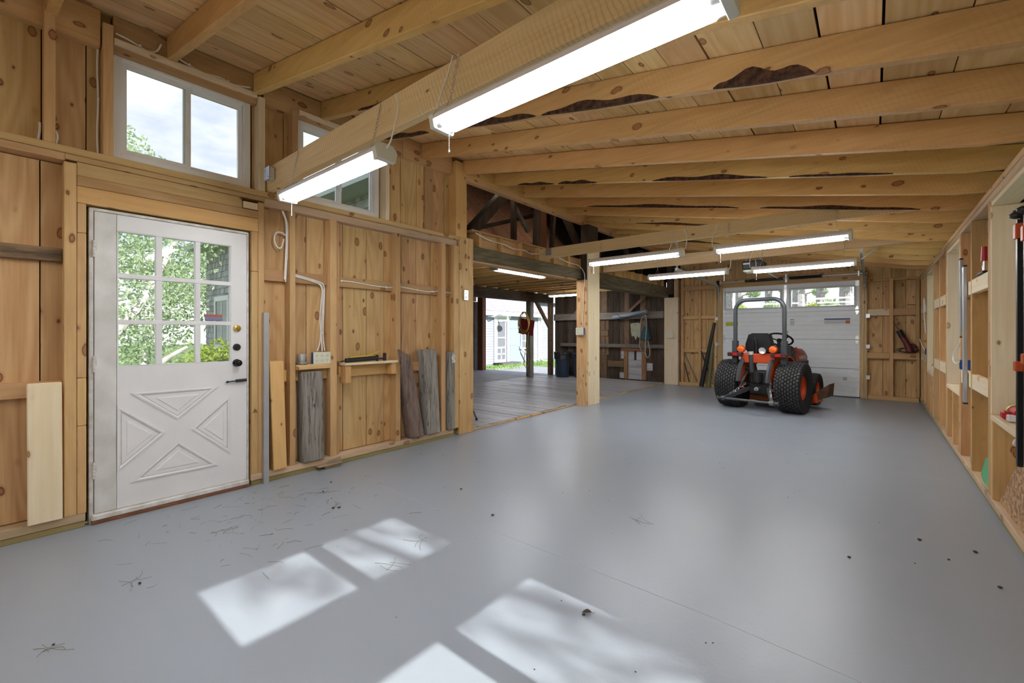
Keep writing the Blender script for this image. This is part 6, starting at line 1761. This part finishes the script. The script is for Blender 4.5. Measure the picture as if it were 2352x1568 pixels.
# bars leaning on the end wall left of the garage door
def bar(name, a, b, r, mat, label, cat, n=8):
    a, b = Vector(a), Vector(b)
    o = MB().tube([a, a.lerp(b, .5), b], [r[0], (r[0] + r[1]) / 2, r[1]], n).build(name, mat, None, smooth=True)
    return tag(o, label, cat)
bar('black_pole', (-2.90, 9.98, 0.02), (-2.645, 10.05, 1.40), (.048, .030), BLACK, 'thick black tapered pole leaning on the end wall', 'pole', 12)
bar('olive_post', (-2.765, 10.02, 0.02), (-2.69, 10.055, 0.95), (.045, .030), plain('olive_plastic', (.16, .17, .085), .6), 'olive green post leaning beside the black pole', 'post', 10)
bar('iron_bar', (-2.73, 10.05, 0.20), (-2.93, 10.073, 0.79), (.013, .013), plain('dark_iron', (.02, .02, .021), .5, .4), 'thin black bar crossing behind the black pole', 'bar')
bar('iron_bar', (-3.0, 10.03, 0.10), (-3.285, 10.065, 0.735), (.011, .011), plain('grey_iron', (.13, .12, .11), .5, .6), 'long thin grey bar leaning at the left of the end wall', 'bar')
bar('iron_bar', (-3.17, 10.03, 0.085), (-3.285, 10.065, 0.51), (.013, .012), plain('dark_iron', (.02, .02, .021), .5, .4), 'short black bar leaning at the left of the end wall', 'bar')

# reciprocating saw on the end wall ledge
rsw = empty('reciprocating_saw', (0.455, 10.03, 0.833), 0, 'dark red reciprocating saw standing in its coiled cord on the ledge', 'saw')
SAWR = plain('saw_red', (.13, .022, .025), .5)
MB().tube(curve([(.02, .02, .03), (.0, .02, .10), (-.03, .02, .18), (-.07, .02, .26), (-.10, .02, .34)], 4), [.055, .055, .055, .05, .05, .048, .046, .044, .042, .042, .042, .040, .038, .036, .036, .034, .034], 10).build('body', SAWR, rsw, smooth=True)
MB().tube([(-.075, .02, .27), (-.125, .02, .39)], .042, 10).build('boot', BLACK, rsw, smooth=True)
MB().hexa([(-.125, .018, .38), (-.105, .018, .38), (-.105, .022, .38), (-.125, .022, .38), (-.20, .018, .53), (-.185, .018, .53), (-.185, .022, .53), (-.20, .022, .53)]).build('blade', plain('blade_red', (.16, .04, .03), .5), rsw)
MB().tube(curve([(.05, .02, .03), (.09, .02, .05), (.09, .02, .12), (.03, .02, .16)], 5), .018, 8).build('handle', SAWR, rsw, smooth=True)
cc = MB()
for k in range(4):
    rx = .09 + .018 * k
    cc.tube([(-.02 + .02 * math.sin(k) + rx * math.cos(2 * PI * i / 24), -.004 * k + .025 * math.sin(2 * PI * i / 24), .045 + .004 * k + .035 * math.sin(2 * PI * i / 24)) for i in range(24)], .005, 5, closed=True)
cc.build('coiled_cord', BLACK, rsw, smooth=True)
cable('thin dark hook of rod on the end wall near the corner', [[(.44, 10.17, 1.68), (.47, 10.16, 1.665), (.53, 10.15, 1.66), (.585, 10.13, 1.665), (.59, 10.12, 1.70)]], r=.005, mat=plain('rod_brown', (.12, .05, .03), .6), name='hook_rod', cat='hook')

# ---- right wall
def rcable(label, runs, r=.0045): return cable(label, runs, r)
def bluebox(c, label):
    e = empty('outlet_box', c, 0, label, 'electrical box')
    MB().box((0, -.03, -.045), (.07, .03, .045)).build('box', BLUEBOX, e, bev=.004)
    MB().box((-.003, -.026, -.040), (-.0005, .026, .040)).build('opening', plain('box_inside', (.02, .03, .08), .6), e)
    MB().cyl((-.004, 0, .02), (-.007, 0, .02), .01, n=10).build('screw_tab', WIRE, e)
    return e
bluebox((0.600, 5.615, 0.895), 'blue electrical box on the stud beside the middle window')
bluebox((0.600, 9.10, 0.895), 'blue electrical box on the far girt of the right wall')
rcable('grey cable looping from the blue box across the middle window', [[(.60, 5.60, .93), (.585, 5.72, .90), (.58, 5.86, .92), (.585, 5.88, .98), (.59, 5.78, 1.02), (.595, 5.66, 1.06), (.60, 5.62, 1.10)]], .006)
rcable('white cable hanging in a loop near the far right corner', [[(.595, 8.96, 1.18), (.59, 9.0, 1.30), (.585, 9.06, 1.45), (.585, 9.10, 1.58), (.585, 9.08, 1.68), (.585, 9.02, 1.69), (.59, 9.0, 1.60), (.595, 9.05, 1.5)], [(.60, 9.15, .91), (.58, 9.3, .98), (.57, 9.5, 1.05), (.57, 9.6, 1.08)]], .007)
def level(loc, length, w, d, label, mat, tilt, vial):
    e = empty('spirit_level', loc, 0, label, 'level')
    e.rotation_euler = (tilt, 0, 0)
    MB().box((-d, -w / 2, 0.0), (0, w / 2, length)).build('beam', mat, e, bev=.003)
    for z0 in (-.012, length):
        MB().box((-d - .001, -w / 2 - .001, z0), (.001, w / 2 + .001, z0 + .012)).build('end_cap', BLACK, e, bev=.002)
    if vial:
        MB().box((-d - .0015, -w * .35, length * .47), (-d - .0003, w * .35, length * .47 + .075)).build('vial_label', plain('vial_yellow', (.55, .36, .03), .4), e)
    return e
level((0.597, 5.20, 0.602), 1.13, 0.062, .025, 'long silver spirit level hanging on the right wall stud', ALU, R(-2.0), True)
level((0.597, 5.40, 1.150), 0.665, 0.058, .022, 'shorter grey level behind the long spirit level', plain('dull_alu', (.36, .37, .38), .45, .6), R(-3.5), False)
fcl = empty('hand_clamp', (0.60, 4.50, 1.602), 0, 'red-handled clamp resting on the upper girt', 'clamp')
MB().cyl((.0, 0, .085), (.0, .0, .185), .018, .016, n=12).build('handle', plain('clamp_red', (.42, .015, .02), .35), fcl, smooth=True)
MB().cyl((.0, 0, .015), (.0, 0, .085), .006, n=8).tube(curve([(.0, .01, .08), (.0, .03, .05), (0, .02, .02)], 4), .007, 6).build('screw', STEEL, fcl, smooth=True)
MB().box((-.012, -.015, .0), (.015, .21, .018)).build('jaw', BLACK, fcl, bev=.005)

def bar_clamp(loc, zt, zb, heads, label, rz=0.0):
    e = empty('bar_clamp', loc, rz, label, 'clamp', 'bar clamps hung by the near window')
    MB().box((-.010, -.016, zb), (.010, .016, zt)).build('bar', plain('clamp_bar', (.025, .026, .03), .35, .5), e, bev=.002)
    CO = plain('clamp_orange', (.52, .085, .02), .4)
    for i, z in enumerate(heads):
        MB().box((-.018, -.024, z), (.020, .026, z + (.075 if i == 0 else .05))).box((.021, -.014, z + .01), (.07, .014, z + .045)).build('jaw', CO, e, bev=.004)
    MB().cyl((.050, 0, heads[0] - .09), (.050, 0, heads[0] + .05), .007, n=8).build('screw', STEEL, e, smooth=True)
    MB().ball((-.01, 0.0, zt + .022), .022, n=12, k=8, sc=(1.2, 1.2, .8)).build('knob', BLACK, e, smooth=True)
    return e
bar_clamp((.575, 3.325, 0), 1.765, .555, (1.665, 1.07), 'bar clamp with orange jaws hung nearest the window edge')
bar_clamp((.555, 3.265, 0), 1.74, .52, (1.645, .99), 'bar clamp with orange jaws hung second from the window edge')
bar_clamp((.565, 3.18, 0), 1.75, .54, (1.62, 1.03), 'bar clamp with orange jaws hung farthest from the window edge')

# drill and case on the near window sill
dr = empty('drill', (0.685, 4.085, 0.641), 0, 'red cordless drill lying on the near window sill', 'drill')
DRR = plain('drill_red', (.50, .015, .025), .35)
MB().cyl((0, -.14, .045), (0, .08, .045), .040, .036, n=14).build('motor_body', DRR, dr, smooth=True)
MB().cyl((0, .08, .045), (0, .13, .045), .026, .018, n=12).cyl((0, .13, .045), (0, .165, .045), .005, n=8).build('chuck', plain('chuck_grey', (.25, .25, .26), .35, .7), dr, smooth=True)
MB().box((-.02, -.12, .01), (.02, -.04, .06), Matrix.Translation((-.06, 0, 0))).build('grip', DRR, dr, bev=.01)
MB().box((-.055, -.15, .005), (-.015, -.06, .045), Matrix.Translation((-.01, -.01, 0))).build('battery', plain('battery_white', (.72, .72, .72), .4), dr, bev=.006)
MB().lathe([(.0405, -.01), (.0415, 0), (.0415, .02), (.0405, .03)], Matrix.Translation((0, .03, .045)) @ Matrix.Rotation(-PI / 2, 4, 'X'), 14).build('yellow_ring', plain('ring_yellow', (.7, .6, .1), .4), dr)
tag(bx('tool_pouch', (0.745, 4.03, .641), (0.795, 4.20, .745), plain('pouch_black', (.02, .022, .024), .6, var=.3), bev=.012), 'black tool pouch behind the drill on the sill', 'pouch')
ow = empty('sill_oddment', (0.66, 8.66, 0.641), 0, 'small orange and white bottle on the far window sill', 'bottle')
MB().lathe([(0, 0), (.03, 0), (.03, .05), (.015, .06), (.015, .065), (0, .065)], None, 14).build('bottle', plain('bottle_white', (.75, .78, .8), .3), ow, smooth=True)
MB().lathe([(.017, .066), (.020, .066), (.020, .09), (0, .09)], None, 12).build('cap', plain('cap_orange', (.65, .16, .03), .4), ow)

# scraps standing in the stud bays
osb_m, t = newmat('osb')
L_ = t.links.new
o_ = node(t, 'ShaderNodeOutputMaterial'); p_ = node(t, 'ShaderNodeBsdfPrincipled'); L_(p_.outputs[0], o_.inputs[0]); p_.inputs['Roughness'].default_value = .7
tc_ = node(t, 'ShaderNodeTexCoord'); mp_ = node(t, 'ShaderNodeMapping'); mp_.inputs['Scale'].default_value = (1, 1.0, 1.6); L_(tc_.outputs['Object'], mp_.inputs[0])
v1 = node(t, 'ShaderNodeTexVoronoi'); v1.inputs['Scale'].default_value = 28; v1.inputs['Randomness'].default_value = 1
n1_ = node(t, 'ShaderNodeTexNoise'); n1_.inputs['Scale'].default_value = 9; L_(mp_.outputs[0], n1_.inputs['Vector'])
a1 = node(t, 'ShaderNodeVectorMath', operation='ADD'); s1_ = node(t, 'ShaderNodeVectorMath', operation='SCALE'); s1_.inputs['Scale'].default_value = .12
L_(n1_.outputs['Color'], s1_.inputs[0]); L_(mp_.outputs[0], a1.inputs[0]); L_(s1_.outputs[0], a1.inputs[1]); L_(a1.outputs[0], v1.inputs['Vector'])
r1 = node(t, 'ShaderNodeValToRGB'); r1.color_ramp.elements[0].color = (.22, .105, .045, 1); r1.color_ramp.elements[1].color = (.58, .36, .18, 1)
c1 = node(t, 'ShaderNodeSeparateColor'); L_(v1.outputs['Color'], c1.inputs[0]); L_(c1.outputs[0], r1.inputs[0]); L_(r1.outputs[0], p_.inputs['Base Color'])
YZ = Matrix(((0, 0, 1, 0), (1, 0, 0, 0), (0, 1, 0, 0), (0, 0, 0, 1)))
osb = MB().prism([(4.20, 0), (3.55, 0), (3.50, .42), (3.62, .485), (3.68, .480)], -.006, .006, Matrix.Translation((.634, 0, .086)) @ Matrix.Rotation(R(3), 4, 'Y') @ YZ)
tag(osb.build('osb_offcut', osb_m, None), 'slanted flake board offcut under the near window', 'offcut')
gs = MB().prism([(4.60, .20), (4.52, .20), (4.53, -.0), (4.70, 0.0), (4.80, .03)], -.003, .003, Matrix.Translation((.625, 0, .086)) @ YZ)
tag(gs.build('green_offcut', plain('green_board', (.10, .42, .20), .6), None), 'pale green board offcut standing in the stud bay', 'offcut')
fs_ = MB().prism([(5.13, .19), (5.10, 0), (5.42, 0.0)], -.001, .001, Matrix.Translation((.63, 0, .086)) @ YZ)
tag(fs_.build('plastic_scrap', plain('clear_film', (.62, .58, .50), .15, coat=.5), None), 'crinkled clear plastic scrap in the stud bay', 'scrap')
for (y_, s_) in ((4.10, .05), (6.50, .035)):
    g_ = MB().prism([(0, 0), (.15, 0.0), (.12, -s_), (.05, -s_ * 1.5), (.02, -s_)], 0, .002, Matrix.Translation((.77, y_ - .08, HZ - .001)) @ YZ)
    g_.build('green_membrane', GF, wall_right)
cable('white cord knotted through a hole below the near window', [[(.70, 3.98, .53), (.665, 3.98, .535), (.655, 3.985, .51), (.665, 3.99, .495), (.70, 3.99, .49)]], r=.007)

# grass clippings and specks on the slab
db = MB()
def blade(x, y, l, a, bend, w=.0016):
    pts = []
    for i in range(5):
        t = i / 4 - .5
        pts.append(Vector((x + l * t * math.cos(a) - bend * (4 * t * t) * math.sin(a), y + l * t * math.sin(a) + bend * (4 * t * t) * math.cos(a), .002 + .004 * (1 - 4 * t * t) * random.random())))
    db.tube(pts, w, 3)
for i in range(110):
    x_ = random.triangular(-3.62, -2.2, -3.35); y_ = random.triangular(.35, 2.1, 1.0)
    blade(x_, y_, random.uniform(.015, .10), random.uniform(0, PI), random.uniform(-.012, .012), random.choice([.0005, .0007, .001]))
for (x_, y_) in ((-2.82, 1.53), (-2.70, .46), (-2.385, .18), (-1.98, 1.563), (-1.13, 2.62), (-3.15, 1.60), (-1.87, 1.32), (-3.0, .9)):
    for k in range(4):
        blade(x_ + random.uniform(-.04, .04), y_ + random.uniform(-.04, .04), random.uniform(.06, .16), random.uniform(0, PI), random.uniform(-.03, .03), .0008)
tag(db.build('grass_clippings', plain('dry_grass', (.16, .16, .10), .9)), 'dry grass clippings scattered on the grey floor by the door', 'clippings', kind='stuff')
sp_ = MB()
spots = [(-2.80, 1.50), (-2.78, 1.53), (-.936, 1.601), (-2.66, .47), (-2.39, .17), (-3.15, 1.61), (-3.3, 1.75), (.2, 3.4), (.42, 3.4), (.3, 3.2), (.45, 3.0), (-.1, 2.9), (-1.9, 2.1), (-2.4, 2.3)]
spots += [(random.uniform(-3.5, .4), random.uniform(.3, 6)) for _ in range(60)]
for i, (x_, y_) in enumerate(spots):
    s_ = random.uniform(.006, .011) if i < 14 else random.uniform(.002, .004)
    sp_.ball((x_, y_, s_ * .45), s_, n=6, k=4, sc=(1, random.uniform(.6, 1.6), .45))
tag(sp_.build('floor_specks', plain('speck_dark', (.05, .05, .05), .9)), 'dark specks of grit on the grey floor', 'grit', kind='stuff')
lf = empty('dry_leaf', (-.93, 1.62, 0), .4, 'small dark curled leaf lying in the sunny floor patch', 'leaf')
lm_ = MB()
V = []; F = []
for i in range(7):
    t_ = i / 6; w_ = .011 * math.sin(PI * min(1, t_ * .95 + .05)) + .0008
    for k in (-1, 0, 1):
        V.append((-.02 + .04 * t_, k * w_, .002 + .009 * abs(k) * math.sin(PI * t_) + .006 * t_ * t_))
for i in range(6):
    for k in range(2): F.append((i * 3 + k, i * 3 + 3 + k, i * 3 + 4 + k, i * 3 + 1 + k))
lm_.add(V, F)
lm_.tube([(.018, 0, .008), (.032, .004, .004)], .0008, 4)
lm_.build('blade', plain('leaf_brown', (.05, .035, .02), .8), lf)
